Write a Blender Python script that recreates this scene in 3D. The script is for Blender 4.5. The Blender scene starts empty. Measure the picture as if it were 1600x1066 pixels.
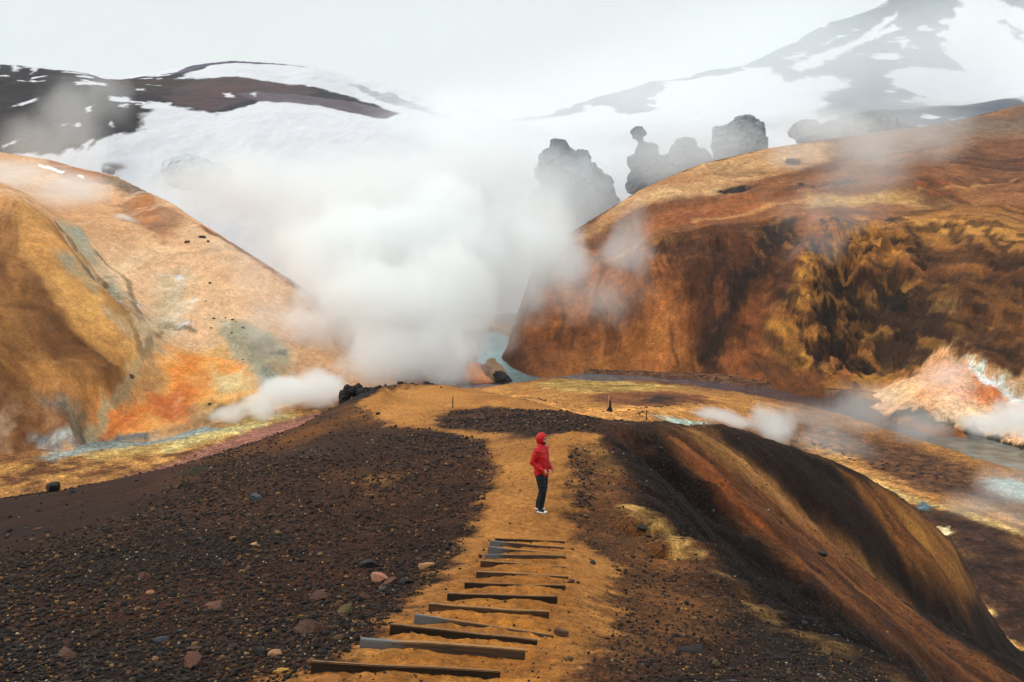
import bpy, bmesh, math, random
import numpy as np
from mathutils import Vector, Matrix, noise as mnoise
R = math.radians
sc = bpy.context.scene
C = sc.collection

# ---------------------------------------------------------------- camera, sky, sun, exposure
F = 1300.0; CX = 800.0; HY = 400.0            # focal length in photo pixels, centre column, horizon row
cam_d = bpy.data.cameras.new("camera"); cam = bpy.data.objects.new("camera", cam_d); C.objects.link(cam)
cam_d.sensor_width = 36.0; cam_d.lens = F/1600.0*36.0
cam_d.shift_y = -(533.0-HY)/1600.0
cam_d.clip_start = 0.1; cam_d.clip_end = 20000.0
cam.location = (0, 0, 0); cam.rotation_euler = (R(90), 0, 0)
sc.camera = cam

SUN_EL, SUN_AZ = R(40), R(-98)                # azimuth measured from +Y towards +X
w = bpy.data.worlds.new("World"); sc.world = w; w.use_nodes = True
nt = w.node_tree; N = nt.nodes; L = nt.links
for n in list(N): N.remove(n)
sky = N.new('ShaderNodeTexSky'); sky.sky_type = 'NISHITA'; sky.sun_disc = False
sky.sun_elevation = SUN_EL; sky.sun_rotation = SUN_AZ; sky.altitude = 900
hsv = N.new('ShaderNodeHueSaturation'); hsv.inputs['Saturation'].default_value = 0.10
L.new(sky.outputs['Color'], hsv.inputs['Color'])
tc = N.new('ShaderNodeTexCoord')
cn = N.new('ShaderNodeTexNoise'); cn.inputs['Scale'].default_value = 2.2; cn.inputs['Detail'].default_value = 4
mp = N.new('ShaderNodeMapping'); mp.inputs['Scale'].default_value = (1, 1, 2.5)
L.new(tc.outputs['Generated'], mp.inputs['Vector']); L.new(mp.outputs['Vector'], cn.inputs['Vector'])
cr = N.new('ShaderNodeValToRGB')
cr.color_ramp.elements[0].position = 0.35; cr.color_ramp.elements[0].color = (0.85, 0.91, 0.92, 1)
cr.color_ramp.elements[1].position = 0.65; cr.color_ramp.elements[1].color = (0.875, 0.945, 0.94, 1)
L.new(cn.outputs['Fac'], cr.inputs['Fac'])
mx = N.new('ShaderNodeMix'); mx.data_type = 'RGBA'; mx.inputs['Factor'].default_value = 0.94   # a closed cloud deck over the clear sky
cs = N.new('ShaderNodeVectorMath'); cs.operation = 'SCALE'; cs.inputs['Scale'].default_value = 10.0
L.new(cr.outputs['Color'], cs.inputs[0])
sep = N.new('ShaderNodeSeparateXYZ'); L.new(tc.outputs['Generated'], sep.inputs[0])      # an overcast sky is brighter overhead
zr = N.new('ShaderNodeMapRange'); zr.interpolation_type = 'SMOOTHSTEP'; L.new(sep.outputs['Z'], zr.inputs['Value'])
for k_, v_ in zip(('From Min', 'From Max', 'To Min', 'To Max'), (0.28, 0.9, 10.0, 18.0)): zr.inputs[k_].default_value = v_
L.new(zr.outputs['Result'], cs.inputs['Scale'])
L.new(hsv.outputs['Color'], mx.inputs['A']); L.new(cs.outputs[0], mx.inputs['B'])
bg = N.new('ShaderNodeBackground'); bg.inputs['Strength'].default_value = 0.1
wo = N.new('ShaderNodeOutputWorld')
L.new(mx.outputs['Result'], bg.inputs['Color']); L.new(bg.outputs['Background'], wo.inputs['Surface'])

sd = bpy.data.lights.new("sun", 'SUN'); sd.energy = 1.5; sd.angle = R(11); sd.color = (1.0, 0.975, 0.93)
so = bpy.data.objects.new("sun", sd); C.objects.link(so)
sdir = Vector((math.sin(SUN_AZ)*math.cos(SUN_EL), math.cos(SUN_AZ)*math.cos(SUN_EL), math.sin(SUN_EL)))
so.rotation_euler = sdir.to_track_quat('Z', 'Y').to_euler(); so.location = (0, 0, 60)

sc.view_settings.view_transform = 'Standard'; sc.view_settings.look = 'None'
sc.view_settings.exposure = -0.08; sc.view_settings.gamma = 1.0
cy = sc.cycles
cy.use_denoising = True
cy.use_adaptive_sampling = True; cy.adaptive_threshold = 0.03
cy.max_bounces = 12; cy.diffuse_bounces = 2; cy.glossy_bounces = 2; cy.volume_bounces = 11; cy.transparent_max_bounces = 12
cy.volume_step_rate = 0.5; cy.volume_max_steps = 512
sc.render.use_persistent_data = False

# ---------------------------------------------------------------- small helpers
def lin(r, g, b, k=1.0):
    o = []
    for v in (r, g, b):
        v = v/255.0
        o.append((v/12.92 if v <= 0.04045 else ((v+0.055)/1.055)**2.4)*k)
    return np.array(o)
def P(px, py, d): return Vector(((px-CX)/F*d, d, -(py-HY)/F*d))
def tag(o, label=None, cat=None, group=None, kind=None):
    if label: o['label'] = label
    if cat: o['category'] = cat
    if group: o['group'] = group
    if kind: o['kind'] = kind
    return o
rng = np.random.default_rng(7)
GRAD = rng.normal(size=(8, 512, 2)); GRAD /= np.linalg.norm(GRAD, axis=2, keepdims=True)
PERM = rng.permutation(512)
def perlin(x, y, seed=0):
    xi = np.floor(x).astype(np.int64); yi = np.floor(y).astype(np.int64)
    xf = (x-xi); yf = (y-yi)
    G = GRAD[seed % 8]
    def g(a, b, dx, dy):
        h = PERM[(PERM[(a+seed*37) & 511]+b) & 511]
        v = G[h]; return v[..., 0]*dx+v[..., 1]*dy
    u = xf*xf*xf*(xf*(xf*6-15)+10); v = yf*yf*yf*(yf*(yf*6-15)+10)
    n00 = g(xi, yi, xf, yf); n10 = g(xi+1, yi, xf-1, yf); n01 = g(xi, yi+1, xf, yf-1); n11 = g(xi+1, yi+1, xf-1, yf-1)
    a = n00+u*(n10-n00); b = n01+u*(n11-n01)
    return (a+v*(b-a))*1.5
def fbm(x, y, o=4, seed=0, gain=0.5):
    s = np.zeros(np.shape(x)); a = 1.0; f = 1.0; t = 0
    for k in range(o):
        s += a*perlin(x*f+k*17.3, y*f-k*9.1, seed+k); t += a; a *= gain; f *= 2.03
    return s/t
def ridged(x, y, o=3, seed=0):
    s = 0; a = 1.0; f = 1.0; t = 0
    for k in range(o):
        s = s+a*(1-2*np.abs(perlin(x*f+k*5.7, y*f+k*3.3, seed+k))); t += a; a *= 0.5; f *= 2.1
    return s/t
def sstep(a, b, x):
    t = np.clip((x-a)/(b-a), 0, 1); return t*t*(3-2*t)
def poly_sd(px, py, poly):
    """signed distance to a closed polygon, negative inside"""
    d = np.full(px.shape, 1e18); s = np.zeros(px.shape, bool)
    n = len(poly)
    for i in range(n):
        ax, ay = poly[i]; bx, by = poly[(i+1) % n]
        ex, ey = bx-ax, by-ay; wx, wy = px-ax, py-ay
        t = np.clip((wx*ex+wy*ey)/(ex*ex+ey*ey+1e-12), 0, 1)
        d = np.minimum(d, (wx-ex*t)**2+(wy-ey*t)**2)
        c = ((ay > py) != (by > py))
        if ey != 0:
            s ^= c & (px < (bx-ax)*(py-ay)/ey+ax)
    return np.where(s, -1, 1)*np.sqrt(d)
def line_sd(px, py, pts):
    d = np.full(px.shape, 1e18)
    for (ax, ay), (bx, by) in zip(pts[:-1], pts[1:]):
        ex, ey = bx-ax, by-ay; wx, wy = px-ax, py-ay
        t = np.clip((wx*ex+wy*ey)/(ex*ex+ey*ey+1e-12), 0, 1)
        d = np.minimum(d, (wx-ex*t)**2+(wy-ey*t)**2)
    return np.sqrt(d)

# ---------------------------------------------------------------- materials
def new_mat(name):
    m = bpy.data.materials.new(name); m.use_nodes = True
    return m, m.node_tree.nodes, m.node_tree.links, m.node_tree.nodes['Principled BSDF']
def terrain_mat(name, fine=8.0, mid=0.6, bump=0.5, bdist=0.05, speck=None, rough=0.95, amp=0.35, grain=None, mamp=.2, by_grit=False):
    """ground stained by the 'Col' attribute, broken up by noise; speck = scale of bright chips"""
    m, n, l, b = new_mat(name)
    b.inputs['Roughness'].default_value = rough; b.inputs['Specular IOR Level'].default_value = 0.15
    at = n.new('ShaderNodeAttribute'); at.attribute_name = 'Col'
    geo = n.new('ShaderNodeNewGeometry')
    def noise(scale, det=4, ro=0.6):
        x = n.new('ShaderNodeTexNoise'); x.inputs['Scale'].default_value = scale; x.inputs['Detail'].default_value = det
        x.inputs['Roughness'].default_value = ro; l.new(geo.outputs['Position'], x.inputs['Vector']); return x
    n1 = noise(fine, 5, 0.75); n2 = noise(mid, 4, 0.6)
    def mr(src, a, b_, lo, hi):
        x = n.new('ShaderNodeMapRange'); l.new(src, x.inputs['Value'])
        for k, v in zip(('From Min', 'From Max', 'To Min', 'To Max'), (a, b_, lo, hi)): x.inputs[k].default_value = v
        return x.outputs['Result']
    def mul(a, c):
        x = n.new('ShaderNodeMath'); x.operation = 'MULTIPLY'; l.new(a, x.inputs[0])
        if isinstance(c, float): x.inputs[1].default_value = c
        else: l.new(c, x.inputs[1])
        return x.outputs[0]
    v = mul(mr(n1.outputs['Fac'], 0.32, 0.68, 1-amp, 1+amp), mr(n2.outputs['Fac'], 0.3, 0.7, 1-mamp, 1+mamp))
    if grain:      # crumbs and clods: crisp dark and light flecks
        gs, ga = grain
        n3 = noise(gs, 3, 0.8); v0 = v; v = mul(v, mr(n3.outputs['Fac'], 0.40, 0.60, 1-ga, 1+ga))
        n4 = noise(gs*.23, 5, 0.75); v = mul(v, mr(n4.outputs['Fac'], 0.42, 0.60, 1-ga*.8, 1+ga*.6))
        if by_grit:
            mm = n.new('ShaderNodeMix'); mm.data_type = 'FLOAT'; l.new(mr(at.outputs['Alpha'], 0, .6, .38, 1), mm.inputs[0]); l.new(v0, mm.inputs[2]); l.new(v, mm.inputs[3]); v = mm.outputs[0]
    vm = n.new('ShaderNodeVectorMath'); vm.operation = 'SCALE'; l.new(at.outputs['Color'], vm.inputs[0]); l.new(v, vm.inputs['Scale'])
    col = vm.outputs[0]
    hgt = mul(n1.outputs['Fac'], 1.0)
    if speck:
        for k, (sc_, thr, cc) in enumerate(speck):
            vo = n.new('ShaderNodeTexVoronoi'); vo.inputs['Scale'].default_value = sc_; vo.inputs['Randomness'].default_value = 1
            l.new(geo.outputs['Position'], vo.inputs['Vector'])
            sx = n.new('ShaderNodeSeparateColor'); l.new(vo.outputs['Color'], sx.inputs['Color'])
            pick = mr(sx.outputs['Red'], thr, thr+0.01, 0, 1)
            near = mr(vo.outputs['Distance'], 0.38, 0.26, 0, 1)
            fac = mul(mul(pick, near), at.outputs['Alpha'])
            tone = mr(sx.outputs['Green'], 0, 1, 0.35, 1.2)
            cv = n.new('ShaderNodeVectorMath'); cv.operation = 'SCALE'; cv.inputs[0].default_value = tuple(cc); l.new(tone, cv.inputs['Scale'])
            mxx = n.new('ShaderNodeMix'); mxx.data_type = 'RGBA'; l.new(fac, mxx.inputs['Factor']); l.new(col, mxx.inputs['A']); l.new(cv.outputs[0], mxx.inputs['B'])
            col = mxx.outputs['Result']
    l.new(col, b.inputs['Base Color'])
    bp = n.new('ShaderNodeBump'); bp.inputs['Strength'].default_value = bump; bp.inputs['Distance'].default_value = bdist
    l.new(hgt, bp.inputs['Height']); l.new(bp.outputs['Normal'], b.inputs['Normal'])
    return m

# ---------------------------------------------------------------- terrain sheets
def tps_fit(u, v, z, lam=1e-4):
    n = len(u); r2 = (u[:, None]-u)**2+(v[:, None]-v)**2
    K = 0.5*r2*np.log(r2+1e-12)+lam*np.eye(n)
    Pm = np.stack([np.ones(n), u, v], 1)
    A = np.zeros((n+3, n+3)); A[:n, :n] = K; A[:n, n:] = Pm; A[n:, :n] = Pm.T
    return np.linalg.solve(A, np.concatenate([z, np.zeros(3)]))
def tps_eval(wt, cu, cv, u, v):
    o = wt[-3]+wt[-2]*u+wt[-1]*v
    for k in range(len(cu)):
        r2 = (u-cu[k])**2+(v-cv[k])**2
        o = o+wt[k]*0.5*r2*np.log(r2+1e-12)
    return o
class Sheet:
    """one piece of land: height over a fan-shaped grid, from surveyed points"""
    def __init__(s, t0, t1, nt_, d0, d1, nd, ctrl, lam=1e-4, us=2.0):
        s.t = np.linspace(t0, t1, nt_); s.ld = np.linspace(math.log(d0), math.log(d1), nd)
        cu = []; cv = []; cz = []
        for c in ctrl:
            px, d = c[0], c[2]
            cu.append((px-CX)/F*us); cv.append(math.log(d)); cz.append(c[3] if len(c) > 3 else -(c[1]-HY)/F*d)
        cu = np.array(cu); cv = np.array(cv); cz = np.array(cz, float)
        wt = tps_fit(cu, cv, cz/np.exp(cv), lam)
        # coarse evaluation, then bilinear to the full grid
        ct = np.linspace(t0, t1, 140); cd = np.linspace(s.ld[0], s.ld[-1], 160)
        UU, VV = np.meshgrid(ct*us, cd); co = tps_eval(wt, cu, cv, UU, VV)*np.exp(VV)
        fi = np.clip((s.ld-cd[0])/(cd[1]-cd[0]), 0, 158.999); fj = np.clip((s.t-ct[0])/(ct[1]-ct[0]), 0, 138.999)
        i = fi.astype(int)[:, None]; a = (fi-fi.astype(int))[:, None]; j = fj.astype(int)[None]; b = (fj-fj.astype(int))[None]
        s.Z = co[i, j]*(1-a)*(1-b)+co[i+1, j]*a*(1-b)+co[i, j+1]*(1-a)*b+co[i+1, j+1]*a*b
        s.Y = np.repeat(np.exp(s.ld)[:, None], nt_, 1); s.X = s.Y*s.t[None]
        s.col = None
    def crest(s, tg, wd=.12, it=4, lo=None, hi=None):
        """raise or lower the crest line so that it runs through surveyed points"""
        tx = np.array([q[0] for q in tg], float); ty = np.array([q[1] for q in tg], float)
        px = s.t*F+CX; want = np.interp(px, tx, ty); ok = sstep(tx[0]-60, tx[0]-5, px)*(1-sstep(tx[-1]+5, tx[-1]+90, px))
        lim = (s.ld > (math.log(lo) if lo else -9)) & (s.ld < (math.log(hi) if hi else 99))
        for q in range(it):
            r = HY-s.Z/s.Y*F; r[~lim] = 1e9; k = np.argmin(r, 0); c = np.arange(len(s.t))
            dz = (r[k, c]-want)/F*s.Y[k, c]*ok; l0 = s.ld[k]
            m = 9; ker = np.ones(m)/m; dz = np.convolve(np.pad(dz, m//2, 'edge'), ker, 'valid'); l0 = np.convolve(np.pad(l0, m//2, 'edge'), ker, 'valid')
            s.Z = s.Z+dz[None]*np.exp(-((s.ld[:, None]-l0[None])/wd)**2)
    def base(s, c, a=0.0):
        s.col = np.zeros(s.Z.shape+(4,)); s.col[..., :3] = c; s.col[..., 3] = a
    def hit(s, px, py):
        t = (px-CX)/F; j = np.clip((t-s.t[0])/(s.t[1]-s.t[0]), 0, len(s.t)-1.001); j0 = int(j); b = j-j0
        z = s.Z[:, j0]*(1-b)+s.Z[:, j0+1]*b; y = s.Y[:, 0]; g = z+(py-HY)/F*y
        k = np.argmax(g >= 0)
        if g[k] < 0: k = int(np.argmax(g/y))
        yy = y[k]
        if k > 0 and g[k] >= 0 and g[k-1] < 0:
            f = -g[k-1]/(g[k]-g[k-1]); yy = y[k-1]+(y[k]-y[k-1])*f; zz = z[k-1]+(z[k]-z[k-1])*f
        else: zz = z[k]
        return np.array((t*yy, yy, zz))
    def height(s, x, y):
        i = np.clip((np.log(y)-s.ld[0])/(s.ld[1]-s.ld[0]), 0, len(s.ld)-1.001); j = np.clip((x/y-s.t[0])/(s.t[1]-s.t[0]), 0, len(s.t)-1.001)
        i0 = np.floor(i).astype(int); j0 = np.floor(j).astype(int); a = i-i0; b = j-j0; Z = s.Z
        return Z[i0, j0]*(1-a)*(1-b)+Z[i0+1, j0]*a*(1-b)+Z[i0, j0+1]*(1-a)*b+Z[i0+1, j0+1]*a*b
    def mask(s, poly, plane='xy', soft=1.0, warp=0.0, ws=0.1, closed=True, seed=0, width=0.0):
        pts = np.array([s.hit(*p) for p in poly]); A = s.X; B = s.Y if plane == 'xy' else s.Z
        q = pts[:, [0, 1 if plane == 'xy' else 2]]
        m = soft+warp*1.5+width
        box = (A > q[:, 0].min()-m) & (A < q[:, 0].max()+m) & (B > q[:, 1].min()-m) & (B < q[:, 1].max()+m)
        if plane == 'xz':
            box &= (s.Y > pts[:, 1].min()-max(40, 0.25*pts[:, 1].min())) & (s.Y < pts[:, 1].max()+max(40, 0.25*pts[:, 1].max()))
        o = np.zeros(s.Z.shape)
        if not box.any(): return o
        a = A[box]; b = B[box]
        if warp:
            nx = fbm(a*ws, b*ws, 5, seed+1, 0.66)*warp*1.9; ny = fbm(a*ws+31, b*ws+7, 5, seed+2, 0.66)*warp*1.9; a = a+nx; b = b+ny
        d = poly_sd(a, b, q) if closed else line_sd(a, b, q)-width
        o[box] = 1-sstep(-soft/2, soft/2, d) if closed else 1-sstep(0, soft, d)
        return o
    def paint(s, poly, c1, c2=None, plane='xy', soft=1.0, warp=0.0, ws=0.1, op=1.0, tex='fbm', ts=0.1, ang=0, st=6.0, closed=True, width=0.0, seed=0, grit=None, contrast=1.6, tp=None):
        mk = s.mask(poly, plane, soft, warp, ws, closed, seed, width)*op
        idx = mk > 0.002
        if not idx.any(): return
        A = s.X[idx]; B = (s.Y if (tp or plane) == 'xy' else s.Z)[idx]
        c1 = np.asarray(c1); 
        if c2 is not None:
            if tex == 'fbm': n = fbm(A*ts, B*ts, 5, seed+3, 0.6)
            else:
                ca, sa = math.cos(R(ang)), math.sin(R(ang))
                al = A*ca+B*sa; ac = -A*sa+B*ca
                wv = fbm(al*ts*0.5, ac*ts*0.5, 2, seed+5)*0.5
                n = fbm(al*ts/st*1.0+wv*0.2, ac*ts+wv, 5, seed+3, 0.65)
            f = np.clip(0.5+n*contrast, 0, 1)[:, None]
            cc = c1*(1-f)+np.asarray(c2)*f
        else: cc = c1
        m = mk[idx][:, None]
        s.col[idx, :3] = s.col[idx, :3]*(1-m)+cc*m
        if grit is not None: s.col[idx, 3] = s.col[idx, 3]*(1-m[:, 0])+grit*m[:, 0]
    def build(s, name, mat, alb=None, flesh=1.0, sat=1.0):
        nd, nt_ = s.Z.shape
        me = bpy.data.meshes.new(name)
        co = np.stack([s.X, s.Y, s.Z], -1).reshape(-1, 3).astype(np.float32)
        me.vertices.add(len(co)); me.vertices.foreach_set('co', co.ravel())
        i = np.arange(nd-1)[:, None]*nt_+np.arange(nt_-1)[None]
        f = np.stack([i, i+1, i+nt_+1, i+nt_], -1).reshape(-1, 4).astype(np.int32)
        me.loops.add(f.size); me.loops.foreach_set('vertex_index', f.ravel())
        me.polygons.add(len(f)); me.polygons.foreach_set('loop_start', np.arange(0, f.size, 4, dtype=np.int32))
        me.polygons.foreach_set('loop_total', np.full(len(f), 4, np.int32))
        me.polygons.foreach_set('use_smooth', np.ones(len(f), bool))
        at = me.color_attributes.new('Col', 'FLOAT_COLOR', 'POINT')
        cc = s.col.copy(); c3 = cc[..., :3]; lum = (c3@np.array((.3, .59, .11)))[..., None]; c3 = np.clip(lum+(c3-lum)*sat, .002, 1)
        cc[..., :3] = (c3/.2)**(1.0 if flesh == 0 else 1.26)*.2*(alb or ALB)*(1 if flesh == 0 else 1+((c3.max(-1)-c3.min(-1))/(c3.max(-1)+1e-6))[..., None]*np.array((-.05, .07, -.02)))
        at.data.foreach_set('color', np.clip(cc, 0, 1).reshape(-1).astype(np.float32))
        me.update(); me.validate()
        me.materials.append(mat)
        o = bpy.data.objects.new(name, me); C.objects.link(o); o['kind'] = 'structure'
        return o
ALB = 0.66      # ground colours were read as if lit at strength one
Q = 1.0   # grid density

# ---------------------------------------------------------------- ridge under the viewer
# surveyed points: (photo column, photo row, metres ahead)
rc = [
 (640,1066,5.7),(900,1066,5.7),(300,1066,5.9),(0,1066,6.4),(1200,1066,6.2),(800,0,1.5,-1.95),(0,0,1.5,-1.98),(1600,0,1.5,-2.0),(800,0,3.2,-2.35),(-100,0,3.2,-2.45),(1700,0,3.2,-2.6),
 (488,1052,6.2),(782,1065,6.2),(563,1016,7.1),(821,1032,7.1),(610,993,7.9),(840,1012,7.9),(648,977,8.65),(862,997,8.65),(670,956,9.6),(858,967,9.6),
 (699,939,10.6),(871,943,10.6),(726,920,11.6),(884,921,11.6),(744,902,12.6),(888,905,12.6),(751,885,13.55),(885,889,13.55),(757,874,14.3),(884,875,14.3),
 (763,864,15.1),(884,867,15.1),(766,853,15.8),(882,859,15.8),(774,846,16.6),(883,852,16.6),(840,800,19),(780,800,19),
 (840,740,22.3),(840,700,25.4),(700,690,31),(620,640,43),(640,615,52),(640,601,57),
 (0,900,14),(0,980,9.3),(150,1000,8.6),(300,950,10.4),(300,850,17),(150,860,16.5),(500,850,16),(450,950,10.6),(620,850,16.3),(600,770,21.5),(300,780,25),(500,740,25.5),(600,690,31),
 (0,800,33),(-120,800,33),(-120,775,46),(0,779,46),(100,765,42),(240,737,39),(160,800,26),(300,722,41),(400,690,44),(450,700,37),(470,665,47),(530,634,51),(560,625,51),
 (-150,1000,9),(-200,900,14),
 # right shoulder
 (950,900,14.2),(1000,960,11.4),(960,1066,5.8),(1100,1000,10),(1200,1040,8.6),(1050,900,14.6),(1000,830,17.5),(950,780,19.8),(900,740,22),
 (1000,788,19.6),(1130,880,17),(1250,990,15),(1400,1062,14.4),(1600,0,9.5,-5.8),(1600,0,14,-9.5),
 # gully 1
 (985,684,27.5),(1010,708,28),(1060,756,27.5),(1100,795,27),(1250,930,25.5),(1400,1064,24.6),(1560,0,25,-16.2),(1180,905,21,-9.3),(1300,1020,20.5,-11.2),(1480,0,20,-13.6),
 # spur 2
 (1030,668,33),(1100,705,34),(1200,786,35.5),(1330,900,37),(1450,990,38.5),(1600,1066,41),(1700,0,44,-25),
 # gully 2
 (1118,684,40.5),(1180,735,41),(1260,805,41.5),(1400,925,43),(1520,1000,45),(1620,0,47,-26),
 # spur 3
 (1120,667,47),(1200,690,48),(1300,722,49.5),(1400,776,51),(1490,860,53),(1530,935,54),(1600,1020,53),(1300,775,45.3),(1400,850,46.5),(1480,900,48.5),
 # top island between the paths
 (850,655,36),(760,660,37),(740,632,46),(950,665,38),(740,608,60),(830,623,58),(900,645,54),(1000,655,50),(1060,662,48),
 # far sides fall away into the valley
 (640,0,62,-12.5),(530,0,58,-14),(400,0,53,-15),(740,0,66,-14),(240,0,49,-15.5),(0,0,58,-21),(-120,0,58,-21),(900,0,61,-15),(1060,0,56,-14.5),(1200,0,57,-17),(1400,0,58,-21.5),(1530,0,61,-26),(1700,0,58,-30),
 (640,0,80,-33),(300,0,76,-33),(0,0,78,-34),(-160,0,78,-34),(900,0,80,-34),(1200,0,76,-34),(1500,0,74,-36),(1760,0,70,-36),
]
ridge = Sheet(-0.72, 0.72, int(950*Q), 1.5, 80, int(720*Q), rc, lam=3e-5)
X, Y = ridge.X, ridge.Y
amp = sstep(3, 20, Y)
ridge.Z += fbm(X*0.35, Y*0.35, 4, 1)*0.10*amp+fbm(X*1.6, Y*1.6, 4, 2, 0.6)*0.035+fbm(X*7, Y*7, 3, 3, 0.6)*0.012*(Y < 25)
ridge.crest([(0,780),(100,766),(240,736),(300,722),(400,690),(470,664),(530,632),(560,617),(600,603),(640,599),(700,602),(740,609),(800,620),(830,626),(900,646),(953,657),(1000,661),(1060,665),(1120,668),(1200,688),(1300,722),(1400,776),(1490,850),(1530,935),(1590,1020)], .10, 5, lo=30)
def cut(line, dz, wd, sf):
    q = [P(*c) for c in line]; ridge.Z += dz*(1-sstep(wd, wd+sf, line_sd(X+fbm(X*.3, Y*.3, 3, 5)*.5, Y+fbm(X*.3, Y*.3, 3, 6)*.5, [(v.x, v.y) for v in q])))
cut([(1125,0,40.5),(1180,0,41),(1260,0,41.5),(1400,0,43),(1520,0,45),(1620,0,47)], -1.1, .4, 2.6)
cut([(1190,0,36),(1330,0,38),(1450,0,39.3),(1600,0,41)], .22, .1, 1.8)
cut([(1130,0,35),(1200,0,36.3),(1330,0,38),(1450,0,39.3),(1600,0,41)], .20, .1, 2.6)
cut([(1000,0,28),(1060,0,27.5),(1100,0,27),(1250,0,25),(1400,0,24)], -.7, .3, 2.2)
# treads: soil drops a little beyond each board and climbs to the next
STEPS = [  # left x, top y, bottom y, right x, top y, bottom y, distance
 (488,1031,1052,782,1049,1065,6.2),(563.5,997,1016,821,1016,1032,7.1),(610,976,993,840,999,1012,7.9),(648,961,977,865,991,996,8.65),(670,943,956,858,954,967,9.6),
 (699,926,939,871,931,943,10.6),(726,909,920,884,915,922,11.6),(744.5,892,902,888.5,901,906,12.6),(751,876,886,885,885.5,890,13.55),(757.5,866.5,874,884,867.5,874,14.3),
 (763,854.5,864,884,864.5,868,15.1),(766,844,853,882,854.5,859,15.8),(774,840.3,846,883,846,852,16.6)]
# rills down the steep right flank
fl = ridge.mask([(985,680),(1120,668),(1320,722),(1500,850),(1600,1000),(1640,1100),(1450,1090),(1250,1000),(1120,885),(1010,800)], soft=3)
fx, fy = X*math.cos(R(-12))-Y*math.sin(R(-12)), X*math.sin(R(-12))+Y*math.cos(R(-12))
ridge.Z += fl*(ridged(X*0.05+2, Y*0.5+fbm(X*.1, Y*.1, 2, 4), 4, 1)*0.42+ridged(X*0.12+2, Y*1.7+fbm(X*.3, Y*.3, 2, 4)*.8, 3, 2)*0.10+fbm(X*0.8, Y*0.8, 5, 6, 0.65)*0.24)
ridge.Z -= ridge.mask([(985,683),(1005,690),(1060,735),(1110,778),(1085,780),(1030,740),(990,705)], soft=1.2, warp=.6, ws=.5)*0.5
for (px, py, r_, dz) in ((1003, 826, .38, -.42), (1040, 862, .30, -.38), (1085, 1012, .3, .12)):
    h = ridge.hit(px, py); ridge.Z += dz*np.exp(-(((X-h[0])/r_)**2+((Y-h[1])/(r_*.9))**2))
D_BROWN = lin(70,42,26); D_DARK = lin(46,31,23); SANDC = lin(200,138,72); SAND2 = lin(172,112,54)
ridge.base(lin(78,46,28), 0.7)
n = np.clip(0.5+fbm(X*0.22, Y*0.22, 5, 3, 0.6)*1.6, 0, 1)[..., None]
ridge.col[..., :3] = lin(96,56,34)*n+lin(60,37,26)*(1-n)
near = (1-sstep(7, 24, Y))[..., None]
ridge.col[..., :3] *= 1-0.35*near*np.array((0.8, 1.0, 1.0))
pr = ridge.paint
# left ridge tones
pr([(-100,790),(0,782),(240,738),(300,725),(240,745),(215,790),(0,868),(-100,880)], lin(76,44,30), lin(62,37,27), soft=5, warp=1.5, ws=.15, grit=0.15)
pr([(240,738),(400,690),(530,637),(600,650),(640,672),(560,690),(430,705),(330,735)], lin(140,88,42), lin(88,54,32), soft=5, warp=2, ws=.15, ts=.25, grit=.4)
pr([(400,700),(560,672),(640,675),(720,690),(700,720),(520,730),(420,720)], lin(84,52,38), lin(70,42,30), soft=5, warp=2, ws=.15)
pr([(500,735),(560,728),(600,745),(590,768),(530,762)], lin(150,96,44), lin(110,66,34), soft=1.6, warp=1, ws=.5, op=.8)
pr([(575,745),(610,742),(615,752),(580,756)], lin(176,122,60), soft=.8, warp=.5, ws=1, op=.8)
# right shoulder
pr([(880,700),(940,700),(1000,790),(1080,850),(1160,960),(1100,1066),(950,1090),(960,960),(965,900),(900,830)], lin(138,88,46), lin(96,60,36), soft=1.5, warp=.6, ws=.4, ts=.5, grit=.8)
pr([(885,690),(930,688),(965,720),(975,745),(930,740),(895,725)], lin(178,124,62), lin(120,74,40), soft=1, warp=.8, ws=.5, ts=.8)
pr([(1160,930),(1260,1000),(1420,1075),(1250,1100),(1000,1100),(1080,1010)], lin(72,48,31), lin(52,35,26), soft=1, warp=.6, ws=.5, grit=1)
# convex edge: ochre band
pr([(990,792),(1035,822),(1080,857),(1125,886),(1175,928),(1245,986),(1315,1014),(1395,1056)], lin(222,170,98), lin(124,78,38), closed=False, width=.10, soft=.42, warp=.2, ws=.9, ts=1.2, contrast=2.4, grit=.5)
# flank: dark soil with gully shade painted in, then spurs
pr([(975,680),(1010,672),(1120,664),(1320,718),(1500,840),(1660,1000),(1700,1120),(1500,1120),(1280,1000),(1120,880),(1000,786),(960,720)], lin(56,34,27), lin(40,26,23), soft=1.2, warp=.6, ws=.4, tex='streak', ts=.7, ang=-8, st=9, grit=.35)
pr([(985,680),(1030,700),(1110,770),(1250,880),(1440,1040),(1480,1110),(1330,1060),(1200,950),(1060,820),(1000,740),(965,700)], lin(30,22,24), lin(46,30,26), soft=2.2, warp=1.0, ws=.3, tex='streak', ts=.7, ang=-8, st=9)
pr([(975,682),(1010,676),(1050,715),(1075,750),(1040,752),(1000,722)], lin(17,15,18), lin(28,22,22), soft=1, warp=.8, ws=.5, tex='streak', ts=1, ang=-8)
pr([(1035,672),(1110,690),(1190,745),(1300,845),(1450,970),(1620,1080),(1560,1090),(1400,1010),(1250,900),(1130,790),(1060,715)], lin(160,100,52), lin(96,56,36), soft=2.0, warp=.8, ws=.3, tex='streak', ts=.8, ang=-8, st=8, contrast=2)
pr([(1035,668),(1115,668),(1120,690),(1210,745),(1290,830),(1420,940),(1340,880),(1230,800),(1130,722)], lin(190,132,76), lin(138,90,50), soft=1.6, warp=.5, ws=.4, tex='streak', ts=.8, ang=-8, st=8)
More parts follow.
